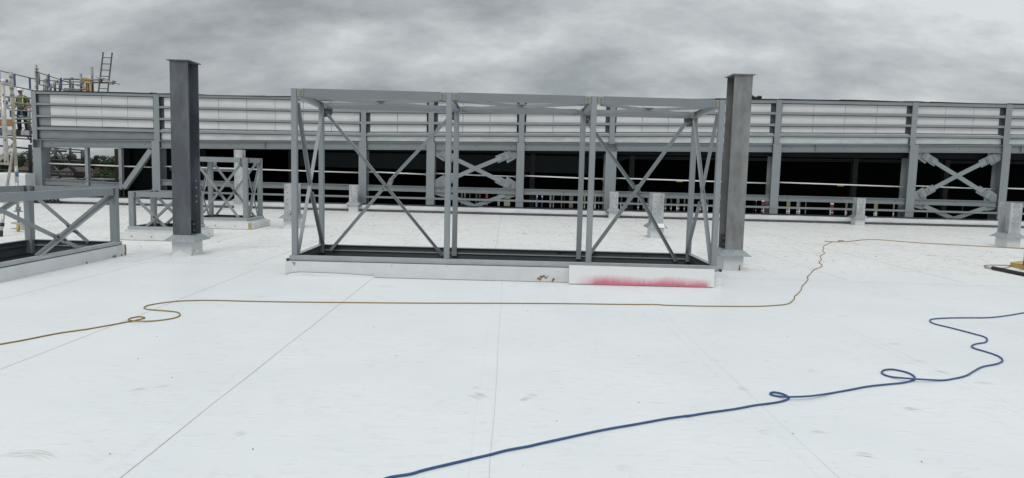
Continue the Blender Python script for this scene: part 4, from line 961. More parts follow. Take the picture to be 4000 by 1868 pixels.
# ------------------------------------------------------------------ yellow cable and blue hose
def crom(P, sub=5):
    out = []
    for i in range(len(P)-1):
        p0, p1, p2, p3 = P[max(i-1, 0)], P[i], P[i+1], P[min(i+2, len(P)-1)]
        for k in range(sub):
            t_ = k/sub
            out.append(0.5*((2*p1)+(-p0+p2)*t_+(2*p0-5*p1+4*p2-p3)*t_*t_+(-p0+3*p1-3*p2+p3)*t_**3))
    out.append(P[-1]); return out
def hose(name, pts, r, mt, label, cat, lift=()):
    P = []
    for i, (a, c) in enumerate(pts):
        z = r+0.001+(1.9*r if any(i0 <= i <= i1 for i0, i1 in lift) else 0)
        v = G(a, c, z)
        P.append(v)
    b = MB().sweep(crom(P), r, n=8); o = b.build(name, mt); tag(o, label, cat); return o
Z5 = lambda L: [(x/1.3861, 1000+y/1.3861) for x, y in L]
Z6 = lambda L: [(1200+x/1.3861, 1000+y/1.3861) for x, y in L]
Z7 = lambda L: [(2600+x/1.2430, 900+y/1.2430) for x, y in L]
yp = [(-60, 1353)]+Z5([(0, 478), (130, 455), (320, 418), (480, 395), (620, 370), (740, 347), (783, 335), (760, 329), (712, 335), (696, 346), (740, 353), (830, 352), (920, 341), (965, 328), (974, 318), (965, 306), (920, 299), (840, 293), (790, 287), (781, 279), (800, 268), (860, 257), (930, 248), (1000, 243), (1130, 240), (1300, 244), (1500, 248), (1663, 250)])
yp += Z6([(200, 252), (600, 255), (1050, 256), (1400, 258), (1700, 262), (1880, 263), (1950, 267), (2079, 270)])
yp += Z7([(200, 368), (430, 369), (540, 364), (592, 357), (612, 346), (626, 330), (625, 321), (642, 307), (658, 288), (662, 272), (672, 262), (686, 246), (692, 236), (688, 226), (702, 212), (716, 195), (730, 187), (750, 180), (760, 173), (758, 166), (746, 158), (750, 148), (757, 140), (752, 130), (750, 124), (762, 118), (772, 111), (768, 103), (762, 98), (768, 88), (766, 80), (774, 72), (790, 65), (805, 58)])
hose('power_cable', yp, 0.0066, M['hose_yellow'], 'ochre extension cable running across the front of the long kerb with one loop at left', 'cable', lift=((11, 11),))
Z8 = lambda L: [(3100+x/1.5833, 360+y/1.5833) for x, y in L]
yq = Z8([(190, 922), (235, 925), (280, 926), (308, 922), (300, 918), (278, 919), (285, 924), (320, 924), (380, 920), (425, 914), (520, 913), (640, 922), (800, 934), (1000, 945), (1150, 953), (1280, 960), (1425, 968), (1500, 973), (1700, 985), (2000, 1010)])
hose('power_cable', yq, 0.009, M['hose_yellow'], 'ochre cable crossing the far right of the roof to the foot of a column stub', 'cable')
yr = [(3780+x/3.341, 740+y/3.341) for x, y in [(553, 993), (450, 990), (330, 988), (250, 989), (220, 994), (217, 1001), (245, 1007), (300, 1012), (370, 1018), (440, 1024), (500, 1024), (535, 1014), (553, 1004)]]
hose('power_cable', yr, 0.008, M['hose_yellow'], 'small ochre cable loop lying by the yellow board at the right edge', 'cable')
bp_ = [(1440, 1905)]+Z6([(430, 1203), (560, 1180), (640, 1157), (870, 1103), (980, 1078), (1080, 1052), (1200, 1030), (1250, 1018), (1400, 985), (1600, 942), (1800, 907), (1950, 880), (2079, 863)])
bp_ += Z7([(100, 903), (200, 886), (330, 868), (430, 850), (520, 838), (575, 827), (598, 815), (588, 803), (560, 792), (525, 786), (508, 791), (517, 799), (550, 806), (600, 809), (700, 805), (800, 791), (900, 773), (980, 758), (1080, 747), (1150, 740), (1200, 728), (1211, 715), (1190, 697), (1150, 684), (1100, 675), (1062, 678), (1049, 690), (1065, 702), (1100, 712), (1160, 718), (1230, 723), (1340, 728), (1400, 720), (1460, 705), (1500, 682), (1540, 662), (1605, 649), (1634, 636), (1630, 620), (1600, 604), (1550, 588), (1500, 573), (1486, 562), (1508, 551), (1550, 544), (1562, 531), (1550, 518), (1510, 506), (1450, 490), (1380, 472), (1310, 455), (1284, 441), (1300, 430), (1400, 425), (1560, 424), (1650, 415), (1740, 400), (1800, 392), (2000, 380), (2300, 340), (2700, 330)])
hose('air_hose', bp_, 0.0078, M['hose_blue'], 'blue hose snaking with two loops across the right foreground', 'hose', lift=((27, 28), (43, 44)))

# ------------------------------------------------------------------ things at the right edge
b = MB(); V_ = [G(3945, 1042), G(4010, 1056), G(4090, 1042), G(4035, 1030)]
b.plate(V_, (0, 0, 1), 0.09); o = b.build('foam_board', M['foam_yellow']); tag(o, 'yellow foam board lying flat at the right edge of the picture', 'insulation board')
P0, P1 = G(3878, 1047, 0.035), G(4010, 1074, 0.035)
b = MB(); b.m(M['black']); b.tube(P0, P1, 0.036, M['black'], 14); b.tube(P0-(P1-P0).normalized()*0.22+Vector((0, 0, -0.01)), P0, 0.022, M['alu'], 10)
o = b.build('foam_tube', None); tag(o, 'thick black tube with a grey tip on the roof by the yellow board', 'tube')
q0 = G(4003, 1036, 0.1); tt = thing('standing_post', 'thin grey post standing on the yellow board, cut off by the right edge', 'post', q0)
b = MB().tube(q0, q0+Vector((0, 0, 1.5)), 0.024, None, 12); part(tt, b, 'tube', M['galv_stain'])
b = MB().box(q0.x-0.08, q0.x+0.08, q0.y-0.08, q0.y+0.08, q0.z-0.005, q0.z+0.006).tube(q0, q0+Vector((0, 0, 0.28)), 0.03, None, 12); part(tt, b, 'base_plate', M['foam_orange'])

# ------------------------------------------------------------------ aluminium mobile tower at the left edge
tw = thing('scaffold_tower', 'muddy aluminium mobile tower leaning into view at the left edge on a yellow castor', 'scaffold tower', (-10.9, 15.6, 0))
def Yt(a, c, d=15.6): return Y(a, c, d)
pc = Yt(71, 868)
b = MB(); b.m(M['alu_mud']); b.tube(Yt(43, 281), Yt(62, 648), 0.034, M['alu_mud'], 12); b.tube(Yt(62, 648), Yt(66, 712), 0.036, M['alu'], 12); b.tube(Yt(66, 700), Yt(70, 805), 0.030, M['alu'], 12)
for a, c in ((44, 300), (46, 345), (48, 372)): b.tube(Yt(a, c-4), Yt(a, c+4), 0.045, M['tube'], 12)
part(tw, b, 'standard', None)
b = MB().tube(Yt(70, 800), Yt(73, 880), 0.022, None, 12); b.prism(circ(0.09, 16), Yt(71, 824), Yt(71, 827), up=(0, 1, 0)); b.prism(circ(0.05, 12), Yt(71, 808), Yt(71, 824), up=(0, 1, 0)); part(tw, b, 'adjustable_leg', M['tube'])
cc = Vector((pc.x+0.01, 15.6, 0.085))
b = MB(); b.m(M['castor']); b.prism(circ(0.085, 20), cc+Vector((-0.03, -0.02, 0)), cc+Vector((0.012, 0.0, 0)), up=(0, 0, 1), mt=M['castor'], smooth=True)
b.prism(circ(0.04, 12), cc+Vector((-0.033, -0.022, 0)), cc+Vector((0.015, 0.0, 0)), up=(0, 0, 1), mt=M['alu']); part(tw, b, 'castor_wheel', None)
b = MB().box(cc.x-0.13, cc.x+0.15, 15.54, 15.66, 0.17, 0.205).box(cc.x+0.02, cc.x+0.13, 15.55, 15.64, 0.04, 0.17).box(cc.x-0.17, cc.x-0.07, 15.57, 15.63, 0.055, 0.075); part(tw, b, 'castor_bracket', M['alu'])
b = MB(); b.m(M['alu']); b.tube(Yt(57, 553), Yt(30, 716), 0.030, M['alu'], 10); b.tube(Yt(30, 716), Yt(4, 905, 14.6), 0.034, M['alu'], 10); b.tube(Yt(4, 905, 14.6), Yt(2, 927, 14.5), 0.04, M['rubber'], 10); b.tube(Yt(9, 872, 14.7), Yt(8, 884, 14.68), 0.042, M['rubber'], 10)
b.tube(Yt(48, 777), Yt(24, 806), 0.018, M['alu'], 8); b.tube(Yt(50, 778), Yt(66, 802), 0.014, M['alu'], 8); b.tube(Yt(42, 540), Yt(57, 556), 0.012, M['tube'], 8)
part(tw, b, 'outrigger', None)
b = MB(); b.m(M['alu'])
b.tube(Yt(9, 332, 15.2), Yt(26, 645, 15.2), 0.045, M['alu'], 8)
for a0, c0, a1, c1 in ((-25, 312, 42, 318), (-25, 326, 42, 325), (-25, 402, 44, 405), (-25, 412, 44, 409), (-25, 500, 28, 502), (-25, 636, 23, 640)): b.tube(Yt(a0, c0, 15.3), Yt(a1, c1, 15.5), 0.026, M['alu'], 8)
for a, c in ((12, 370), (13, 395), (20, 548), (25, 633)): b.prism(circ(0.014, 8), Yt(a, c, 15.145), Yt(a, c, 15.17), up=(0.1, 0, 1), mt=M['black'])
part(tw, b, 'ladder_frame', None)
for a_ in ((-25, 448, 15.3, 47, 407, 15.5, 0.026), (-25, 643, 15.3, 45, 592, 15.5, 0.026), (-25, 640, 15.4, 57, 556, 15.6, 0.02)): part(tw, MB().tube(Yt(*a_[:3]), Yt(*a_[3:6]), a_[6]), 'diagonal_brace', M['alu_mud'])
b = MB(); b.m(M['ply'])
b.plate([Yt(-20, 466, 15.35), Yt(44, 466, 15.5), Yt(46, 494, 15.5), Yt(-20, 493, 15.35)], (0, 1, 0), 0.03, M['ply']); part(tw, b, 'toe_board', None)
b = MB(); b.tube(Yt(8, 313, 15.24), Yt(34, 317, 15.4), 0.03, M['white'], 8); b.tube(Yt(20, 315, 15.3), Yt(29, 316, 15.35), 0.0305, M['cblue'], 8); part(tw, b, 'sticker', None)
b = MB(); b.tube(Yt(14, 403, 15.3), Yt(40, 406, 15.4), 0.03, M['white'], 8); b.tube(Yt(17, 403, 15.26), Yt(27, 404, 15.34), 0.0305, M['cblue'], 8); part(tw, b, 'sticker', None)
b = MB(); b.tube(Yt(66, 672, 15.56), Yt(67, 690, 15.56), 0.031, M['cblue'], 8); part(tw, b, 'sticker', None)
b = MB().plate([Yt(-20, 505, 15.2), Yt(28, 506, 15.3), Yt(28, 514, 16.0), Yt(-20, 514, 16.0)], (0, 0, 1), 0.02); part(tw, b, 'platform', M['dark_steel'])

# ------------------------------------------------------------------ scaffolding beyond the left end of the wall
sf = thing('scaffold', 'tube scaffold platform with blue guard panels beyond the left end of the wall', 'scaffold', (-21, 31, ZG))
def TB(nm, L, mt, par=None):
    for (a, c, d, a2, c2, d2, r) in L: part(par or sf, MB().tube(Y(a, c, d), Y(a2, c2, d2), r, None, 8), nm, mt)
def CP(L, d, hs, hz, mt, par=None):
    for a, c in L:
        p = Y(a, c, d); b = MB().box(p.x-hs, p.x+hs, d-0.06, d+0.06, p.z-hz, p.z+hz); b.bolt((p.x+hs, d, p.z), (1, 0, 0.2), 0.015, 0.05); part(par or sf, b, 'coupler', mt)
# raking guard rails, upper run
TB('guard_rail', [(-60, 262, 28, 140, 310, 29.5, .022), (-60, 315, 28, 137, 355, 29.5, .022)], M['tube'])
TB('guard_rail', [(140, 280, 28, 345, 348, 34, .02), (140, 328, 28, 345, 372, 34, .02)], M['tube'])
TB('guard_rail', [(140, 310, 29.3, 190, 322, 31, .02)], M['tube'])
for a, c, c2, d in ((56, 291, 336, 28.8), (116, 305, 348, 29.3), (190, 290, 338, 29.5), (238, 304, 352, 30.5), (273, 312, 358, 32), (-4, 280, 325, 28.5)):
    b = MB(); p, q = Y(a, c, d), Y(a+1, c2, d); b.box(p.x-0.035, p.x+0.035, d-0.015, d+0.015, q.z, p.z); part(sf, b, 'guard_upright', M['blue'])
TB('standard', [(142, 253, 27.2, 145, 362, 27.2, .03)], M['tube'])
CP([(142.5, c) for c in (270, 281, 287, 295, 304, 318, 338, 345)], 27.18, 0.042, 0.018, M['tube'])
TB('standard', [(152, 281, 28.0, 153, 328, 28.0, .035)], M['tube'])
TB('standard', [(183, 298, 31, 184, 358, 31, .028), (215, 314, 31, 216, 358, 31, .04), (211, 314, 31, 212, 358, 31, .02), (231, 316, 31, 232, 358, 31, .03), (171, 318, 30, 171, 356, 30, .02), (177, 320, 30, 177, 356, 30, .02), (199, 328, 31, 199, 357, 31, .03), (283, 316, 32, 285, 358, 32, .05), (236, 318, 31, 237, 358, 31, .02)], M['tube'])
TB('standard', [(316, 288, 31, 318, 358, 31, .05)], M['tube'])
TB('standard', [(359, 262, 31.5, 362, 358, 31.5, .05)], M['tube'])
TB('ledger', [(170, 313, 31, 330, 322, 31, .022), (190, 328, 31.2, 316, 332, 31.2, .018), (248, 309, 31, 428, 313, 31, .035), (250, 347, 30.8, 337, 350, 30.8, .03), (322, 320, 31.4, 316, 322, 31, .03), (355, 322, 31.1, 448, 325, 31.1, .033), (250, 356, 30.9, 314, 357, 30.9, .05), (186, 357, 30.8, 212, 330, 31.0, .02)], M['tube'])
TB('ledger', [(374, 298, 30.8, 402, 312, 30.9, .04), (402, 312, 30.9, 452, 326, 31.0, .03), (445, 323, 31, 468, 330, 31.1, .022)], M['alu'])
CP([(281, 307), (402, 309), (388, 322), (392, 318), (425, 322), (430, 326), (444, 319), (438, 327), (321, 325), (361, 322), (183, 312), (181, 320), (223, 321), (184, 343)], 31.0, 0.045, 0.035, M['tube'])
# lower walkway level, around the workman
TB('ledger', [(-20, 376, 29.4, 124, 384, 29.4, .035), (-20, 388, 29, 124, 412, 29, .03), (-20, 400, 30, 124, 408, 30.5, .02), (53, 431, 29.6, 124, 434, 29.6, .025), (50, 465, 29.2, 142, 465, 29.2, .035), (60, 480, 29.4, 124, 481, 29.4, .03), (0, 527, 30.2, 124, 533, 30.2, .04), (0, 536, 30.6, 124, 545, 30.6, .025), (75, 499, 31.6, 124, 502, 31.6, .02)], M['tube'])
TB('ledger', [(55, 450, 29.5, 110, 460, 29.5, .035)], M['green'])
TB('standard', [(112, 430, 30.9, 113, 513, 30.9, .05), (117, 400, 30.7, 118, 513, 30.7, .025), (35, 378, 29.6, 35, 398, 29.6, .04)], M['tube'])
TB('ledger', [(108, 425, 30.6, 124, 415, 30.6, .02), (108, 470, 30.6, 124, 505, 30.6, .02), (120, 490, 30, 121, 560, 30, .03), (104, 531, 30.2, 124, 553, 30.4, .03)], M['tube_dark'])
CP([(84, 455), (78, 463), (104, 462), (112, 470), (33, 425), (116, 432)], 29.4, 0.04, 0.03, M['alu'])
for a, c, c2 in ((84, 432, 456), (42, 431, 458), (-2, 440, 460)):
    b = MB(); p, q = Y(a, c, 29.5), Y(a, c2, 29.5); b.box(p.x-0.04, p.x+0.04, 29.48, 29.52, q.z, p.z); part(sf, b, 'guard_upright', M['blue'])
p0, p1 = Y(-40, 513, 29.6), Y(124, 514, 29.6)
pz = Y(90, 513, 31).z
b = MB().box(-27, p1.x, 29.6, 32.6, pz-0.06, pz-0.005); part(sf, b, 'platform', M['dark_steel'])
for a0, a1, mt in ((-20, 13, 'blue'), (14, 48, 'alu'), (50, 83, 'black'), (84, 116, 'alu'), (116, 124, 'blue')):
    A_, B_, C2 = Y(a0, 513, 29.58), Y(a1, 513, 29.58), Y(a0, 528, 29.58)
    b = MB().box(A_.x, B_.x, 29.54, 29.57, C2.z, pz-0.01); part(sf, b, 'toe_board', M[mt])
# dark stair and lower lifts seen through the first bay
sg = thing('scaffold_stair', 'dark scaffold stair tower behind the first opening of the wall', 'scaffold', (-21, 34, ZG))
TB('stair_string', [(184, 572, 34, 300, 680, 34, .06), (210, 572, 34, 296, 672, 34, .04), (216, 574, 34.2, 308, 682, 34.2, .05)], M['tube_dark'], sg)
TB('standard', [(217, 570, 34, 217, 640, 34, .07), (274, 578, 33.5, 274, 630, 33.5, .06), (328, 585, 33.5, 328, 632, 33.5, .05), (319, 590, 33.6, 319, 632, 33.6, .04), (282, 594, 34, 282, 632, 34, .04), (182, 618, 33, 183, 690, 33, .035), (118, 565, 33, 119, 690, 33, .08), (196, 640, 33, 197, 700, 33, .03), (261, 672, 33, 261, 690, 33, .03), (278, 672, 33, 278, 690, 33, .03), (230, 672, 33, 230, 700, 33, .03)], M['tube_dark'], sg)
TB('ledger', [(176, 576, 33.5, 330, 588, 33.5, .03), (176, 587, 34, 260, 591, 34, .05), (176, 623, 33.5, 335, 633, 33.5, .045), (276, 594, 33.8, 330, 597, 33.8, .03), (180, 666, 34, 335, 674, 34, .04), (186, 671, 33.5, 330, 674, 33.5, .04), (0, 570, 33, 124, 582, 33, .04), (60, 620, 33, 124, 625, 33, .03), (184, 683, 33, 330, 690, 33, .06), (0, 664, 33, 124, 670, 33, .04)], M['tube_dark'], sg)
TB('ledger', [(183, 628, 33, 204, 613, 33, .03), (184, 686, 33, 212, 650, 33, .035), (212, 650, 33, 230, 680, 33, .03), (180, 637, 33, 190, 628, 33, .03)], M['tube'], sg)
TB('ledger', [(186, 699, 30, 330, 701, 30, .04), (186, 693, 30.5, 230, 693, 30.5, .03), (345, 700, 30, 450, 704, 30, .04), (345, 697, 31, 450, 699, 31, .02), (103, 697, 29, 160, 700, 29, .05), (103, 689, 29.5, 160, 690, 29.5, .04), (0, 676, 31, 124, 682, 31, .03), (0, 685, 31, 124, 690, 31, .03)], M['tube'], sg)
CP([(225, 699), (150, 692), (156, 699), (300, 700), (406, 703)], 29.7, 0.06, 0.035, M['tube'], sg)
p = Y(300, 680, 33); b = MB().box(p.x-0.1, p.x+0.36, 32.9, 33.4, p.z-0.10, p.z+0.12); part(sg, b, 'stair_landing', M['dark_steel'])

# ladder
ld = thing('ladder', 'grey ladder sticking up above the far wall against the sky', 'ladder', (-18.2, 31, 0))
LA, LB, LC, LD = Y(403, 206, 31), Y(384, 366, 31), Y(438, 207.5, 31), Y(419.5, 368, 31)
for P, Q in ((LA, LB), (LC, LD)):
    b = MB().prism(rrect(0.055, 0.03, 0.006), P+(P-Q).normalized()*0.02, Q+(Q-P)*0.35, up=(0, 1, 0)); part(ld, b, 'stile', M['tube_dark'])
for k in range(7):
    f = (225-206+24.1*k)/160.0
    b = MB().tube(LA+(LB-LA)*f, LC+(LD-LC)*f, 0.017, None, 8); part(ld, b, 'rung', M['tube_dark'])
# yellow gate
yg = thing('ladder_gate', 'yellow ladder access gate standing above the far wall beside the ladder', 'gate', Y(340, 370, 31))
def yb_(x0, y0, x1, y1, d, nm='frame_bar', th=0.03):
    A_, B_ = Y(x0, y0, d), Y(x1, y1, d); b = MB().box(min(A_.x, B_.x), max(A_.x, B_.x), d-th/2, d+th/2, min(A_.z, B_.z), max(A_.z, B_.z)); return b
part(yg, yb_(324, 304, 330, 368, 31), 'frame_bar', M['yellow']); part(yg, yb_(350, 312, 355, 368, 31.02), 'frame_bar', M['yellow'])
b = MB().plate([Y(326, 322, 31), Y(352, 322, 31), Y(353, 310, 31), Y(345, 305, 31), Y(331, 303, 31), Y(325, 310, 31)], (0, 1, 0), 0.04); part(yg, b, 'top_panel', M['yellow'])
part(yg, yb_(330, 347, 350, 350, 31), 'frame_bar', M['yellow'])
b = MB()
for k in range(8): b.box(Y(330.2, 0, 31).x, Y(333, 0, 31).x, 30.98, 31.02, Y(330, 325+k*4.5, 31).z, Y(330, 323+k*4.5, 31).z)
part(yg, b, 'hinge_teeth', M['yellow'])
part(yg, yb_(334, 324, 350, 366, 31.06, th=0.01), 'mesh_panel', M['cream'])

# ------------------------------------------------------------------ workman on the scaffold platform
def skin_mesh(name, joints, edges, mt, parent, levels=2, root=0):
    me = bpy.data.meshes.new(name); me.from_pydata([j[0] for j in joints], edges, [])
    o = bpy.data.objects.new(name, me); COL.objects.link(o); me.materials.append(mt)
    sk = o.modifiers.new('skin', 'SKIN'); sk.use_smooth_shade = True
    for i, j in enumerate(joints):
        r = j[1]; me.skin_vertices[0].data[i].radius = r if isinstance(r, tuple) else (r, r)
        me.skin_vertices[0].data[i].use_root = (i == root)
    ss = o.modifiers.new('sub', 'SUBSURF'); ss.levels = levels; ss.render_levels = levels
    o.parent = parent
    if parent.type == 'EMPTY': o.matrix_parent_inverse = Matrix.Translation(-Vector(parent.location))
    return o
pw = Y(90, 512, 30.95); PX, PY, PZ = pw.x+0.0, 30.95, pz
def J(x, y, z, r): return ((PX+x, PY+y, PZ+z), r)
ps = thing('person', 'workman in white hard hat, grey T-shirt and yellow braces on the left scaffold', 'person', (PX, PY, PZ))
bj = [J(0, 0, 0.98, (.15, .11)), J(0, 0, 1.15, (.15, .12)), J(0, 0, 1.34, (.17, .12)), J(0, 0, 1.46, (.11, .09)), J(-.01, -.01, 1.54, .058), J(-.02, -.03, 1.60, .06), J(-.03, -.03, 1.68, (.078, .095)), J(-.03, -.03, 1.77, (.072, .085)),   # 0-7
      J(-.20, 0, 1.43, .062), J(-.25, -.02, 1.18, .047), J(-.23, -.14, 0.98, .036), J(-.21, -.18, .92, .026),                                # 8-11 right arm
      J(.21, 0, 1.43, .064), J(.31, .05, 1.18, .05), J(.24, -.08, 1.00, .038), J(.18, -.12, .94, .027),                              # 12-15 left arm, hand on hip
      J(-.10, 0, .90, .10), J(-.13, -.03, .50, .066), J(-.14, .02, .12, .048), J(-.14, .0, .05, .045), J(-.16, -.13, .04, .035),
      J(.10, 0, .90, .10), J(.15, -.04, .50, .066), J(.19, .02, .12, .048), J(.19, .0, .05, .045), J(.22, -.13, .04, .035)]
be = [(0, 1), (1, 2), (2, 3), (3, 4), (4, 5), (5, 6), (6, 7), (3, 8), (8, 9), (9, 10), (10, 11), (3, 12), (12, 13), (13, 14), (14, 15), (0, 16), (16, 17), (17, 18), (18, 19), (19, 20), (0, 21), (21, 22), (22, 23), (23, 24), (24, 25)]
for hx, base, sgn in ((11, bj[11][0], -1), (15, bj[15][0], 1)):
    for k in range(5):
        fx = (-0.03+0.015*k); ln = (0.035, 0.05, 0.055, 0.05, 0.04)[k]
        i0 = len(bj); th = (k == 0)
        bj.append(((base[0]+fx, base[1]-0.02, base[2]-0.035), .009)); bj.append(((base[0]+fx*(1.6 if not th else 2.2), base[1]-0.035-(0.01 if th else 0), base[2]-0.035-ln*0.6), .008)); bj.append(((base[0]+fx*1.6, base[1]-0.03, base[2]-0.035-ln), .007))
        be += [(hx, i0), (i0, i0+1), (i0+1, i0+2)]
bd_ = skin_mesh('body', bj, be, M['skin'], ps)
# face
b = MB(); hx, hy, hz = PX-.03, PY-.03, PZ+1.68
b.sphere((hx-.015, hy-.105, hz-.005), .014, .022, .022, M['skin'], 8, 6); b.sphere((hx-.08, hy, hz), .012, .022, .032, M['skin'], 8, 6); b.sphere((hx+.08, hy, hz), .012, .022, .032, M['skin'], 8, 6)
for s_ in (-.035, .025): b.sphere((hx+s_, hy-.088, hz+.022), .011, .009, .008, M['boot'], 8, 6)
b.sphere((hx-.01, hy-.092, hz-.05), .026, .008, .007, M['brick'], 8, 5)
part(ps, b, 'face', None)
sj = [J(0, 0, .88, (.235, .185)), J(0, -.02, 1.12, (.215, .18)), J(0, 0, 1.34, (.205, .15)), J(0, 0, 1.47, (.13, .10)), J(-.20, 0, 1.43, .085), J(-.245, -.01, 1.24, .075), J(.21, 0, 1.43, .085), J(.29, .03, 1.24, .078)]
skin_mesh('t_shirt', sj, [(0, 1), (1, 2), (2, 3), (3, 4), (4, 5), (3, 6), (6, 7)], M['shirt'], ps)
tj = [J(0, 0, 1.03, (.195, .15)), J(0, 0, .90, (.195, .15)), J(-.11, 0, .80, .115), J(-.14, -.03, .48, .088), J(-.145, .02, .04, .09), J(.11, 0, .80, .115), J(.16, -.04, .48, .088), J(.20, .02, .04, .09)]
skin_mesh('trousers', tj, [(0, 1), (1, 2), (2, 3), (3, 4), (1, 5), (5, 6), (6, 7)], M['trousers'], ps)
for fx in (-.14, .20):
    skin_mesh('boot', [J(fx, .03, .16, .085), J(fx, .03, .055, .075), J(fx-.01, -.08, .045, (.065, .06)), J(fx-.02, -.17, .04, (.06, .045))], [(0, 1), (1, 2), (2, 3)], M['boot'], ps)
b = MB().sphere((PX-.03, PY-.02, PZ+1.735), .128, .145, .125, None, 20, 8, 0, PI/2); b.prism(circ(.142, 20), (PX-.03, PY-.03, PZ+1.722), (PX-.03, PY-.03, PZ+1.738), up=(0, 1, 0)); b.box(PX-.11, PX+.05, PY-.215, PY-.12, PZ+1.722, PZ+1.736)
part(ps, b, 'hard_hat', M['helmet'])
for s_ in (-1, 1):
    b = MB(); P = [(.13*s_, -.13, 1.05), (.13*s_, -.19, 1.16), (.125*s_, -.175, 1.34), (.10*s_, -.11, 1.47), (.09*s_, 0.0, 1.545), (.10*s_, .11, 1.46), (.12*s_, .165, 1.30), (.13*s_, .16, 1.1)]
    P = [Vector((PX+x*1.25, PY+y, PZ+z)) for x, y, z in P]
    vs = []
    for p in P: vs += [p+Vector((-.022, 0, 0)), p+Vector((.022, 0, 0))]
    b.add(vs, [(2*k, 2*k+1, 2*k+3, 2*k+2) for k in range(len(P)-1)]); o = part(ps, b, 'hi_vis_strap', M['hivis'])
    sm_ = o.modifiers.new('th', 'SOLIDIFY'); sm_.thickness = 0.012; sm_.offset = 0

# ------------------------------------------------------------------ beyond: trees, houses, bank, containers
def tree(x, y, h, r, mt, label, seed, base=ZG, lean=0):
    rg = random.Random(seed); t_ = thing('tree', label, 'tree', (x, y, base), 'trees beyond the site')
    b = MB(); tp = Vector((x+lean, y, base+h*0.55)); b.prism(circ(h*0.03, 8), (x, y, base), tp, q_scale=0.5)
    cl_ = []
    for k in range(9):
        a = rg.uniform(0, 2*PI); rr = r*rg.uniform(0.2, 0.75); c = Vector((x+lean+rr*math.cos(a), y+rr*math.sin(a), base+h*rg.uniform(0.45, 0.92)))
        b.prism(circ(h*0.01, 6), tp-Vector((0, 0, h*rg.uniform(0.05, 0.25))), c, q_scale=0.4); cl_.append((c, r*rg.uniform(0.28, 0.5)))
    cl_.append((Vector((x+lean, y, base+h*0.88)), r*0.45))
    part(t_, b, 'trunk', M['bark'])
    b = MB()
    for c, cr_ in cl_:
        for k in range(420):
            u = rg.uniform(-1, 1); a = rg.uniform(0, 2*PI); q = cr_*rg.uniform(0.55, 1.05); s_ = math.sqrt(1-u*u)
            p = c+Vector((q*s_*math.cos(a), q*s_*math.sin(a), q*u*0.8)); sz = min(r, 4)*rg.uniform(0.028, 0.055)
            n = Vector((rg.gauss(0, 1), rg.gauss(0, 1), rg.gauss(0.3, 1))).normalized(); e1_ = n.orthogonal().normalized()*sz; e2_ = n.cross(e1_).normalized()*sz*0.8
            b.add([p-e1_-e2_*0.4, p+e2_, p+e1_-e2_*0.3, p-e2_], [(0, 1, 2, 3)])
    me_o = b.build('crown', mt, fix=False); me_o.parent = t_; me_o.matrix_parent_inverse = Matrix.Translation(-Vector(t_.location))
def at_tree(px, ytop, d, r, mt, label, seed):
    p = Y(px, ytop, d); tree(p.x, d, p.z-ZG, r, mt, label, seed)
at_tree(384, 594, 150, 1.9, M['leaf_a'], 'dark pointed tree left of the open-topped one, through the first opening', 1)
at_tree(420, 596, 148, 1.7, M['leaf_b'], 'loose umbrella-topped tree against the sky through the first opening', 2)
at_tree(452, 606, 146, 3.2, M['leaf_a'], 'round dark tree beside the brown panel in the first opening', 3)
at_tree(358, 612, 155, 2.8, M['leaf_a'], 'low dark tree beside the first mullion of the first opening', 4)
at_tree(405, 672, 84, 2.6, M['leaf_b'], 'mid green bushy tree filling the bottom of the first opening', 5)
at_tree(440, 664, 86, 2.6, M['leaf_b'], 'mid green bush in front of the brown panel in the first opening', 6)
at_tree(262, 590, 150, 2.4, M['leaf_a'], 'tall dark conifer behind the scaffold stair', 7)
at_tree(205, 588, 148, 2.8, M['leaf_a'], 'dark tree behind the diagonal tubes of the stair tower', 8)
at_tree(310, 616, 155, 3, M['leaf_b'], 'low green tree behind the right side of the scaffold stair', 9)
at_tree(101, 586, 145, 3.0, M['leaf_a'], 'dark tree between the tower leg and the wall corner', 10)
at_tree(72, 590, 148, 2.6, M['leaf_b'], 'mid green tree just right of the muddy tower tube', 12)
at_tree(34, 600, 148, 3.0, M['leaf_a'], 'dark tree behind the aluminium ladder frame', 13)
at_tree(-4, 604, 148, 3.0, M['leaf_a'], 'dark tree cut off by the left edge of the picture', 14)
at_tree(232, 600, 152, 3.0, M['leaf_b'], 'mid green tree between two tubes of the scaffold stair', 15)
b = MB(); rg = random.Random(4)      # distant wood: one mass
for k in range(14000):
    x = rg.uniform(-190, -60); y = 172+rg.uniform(-6, 6); zt_ = ZG+8.6+1.8*noise.noise(Vector((x*0.08, 0, 0)))+1.2*noise.noise(Vector((x*0.35, 0, 5)))
    p = Vector((x, y, ZG+(zt_-ZG)*rg.random()**0.6)); sz = rg.uniform(0.2, 0.5)
    n = Vector((rg.gauss(0, 1), rg.gauss(-0.5, 1), rg.gauss(0.3, 1))).normalized(); e1_ = n.orthogonal().normalized()*sz; e2_ = n.cross(e1_).normalized()*sz
    b.add([p-e1_, p+e2_, p+e1_, p-e2_], [(0, 1, 2, 3)])
wd = b.build('distant_wood', M['leaf_a'], fix=False); wd['kind'] = 'stuff'; wd['label'] = 'dark wood along the skyline behind the houses'; wd['category'] = 'wood'
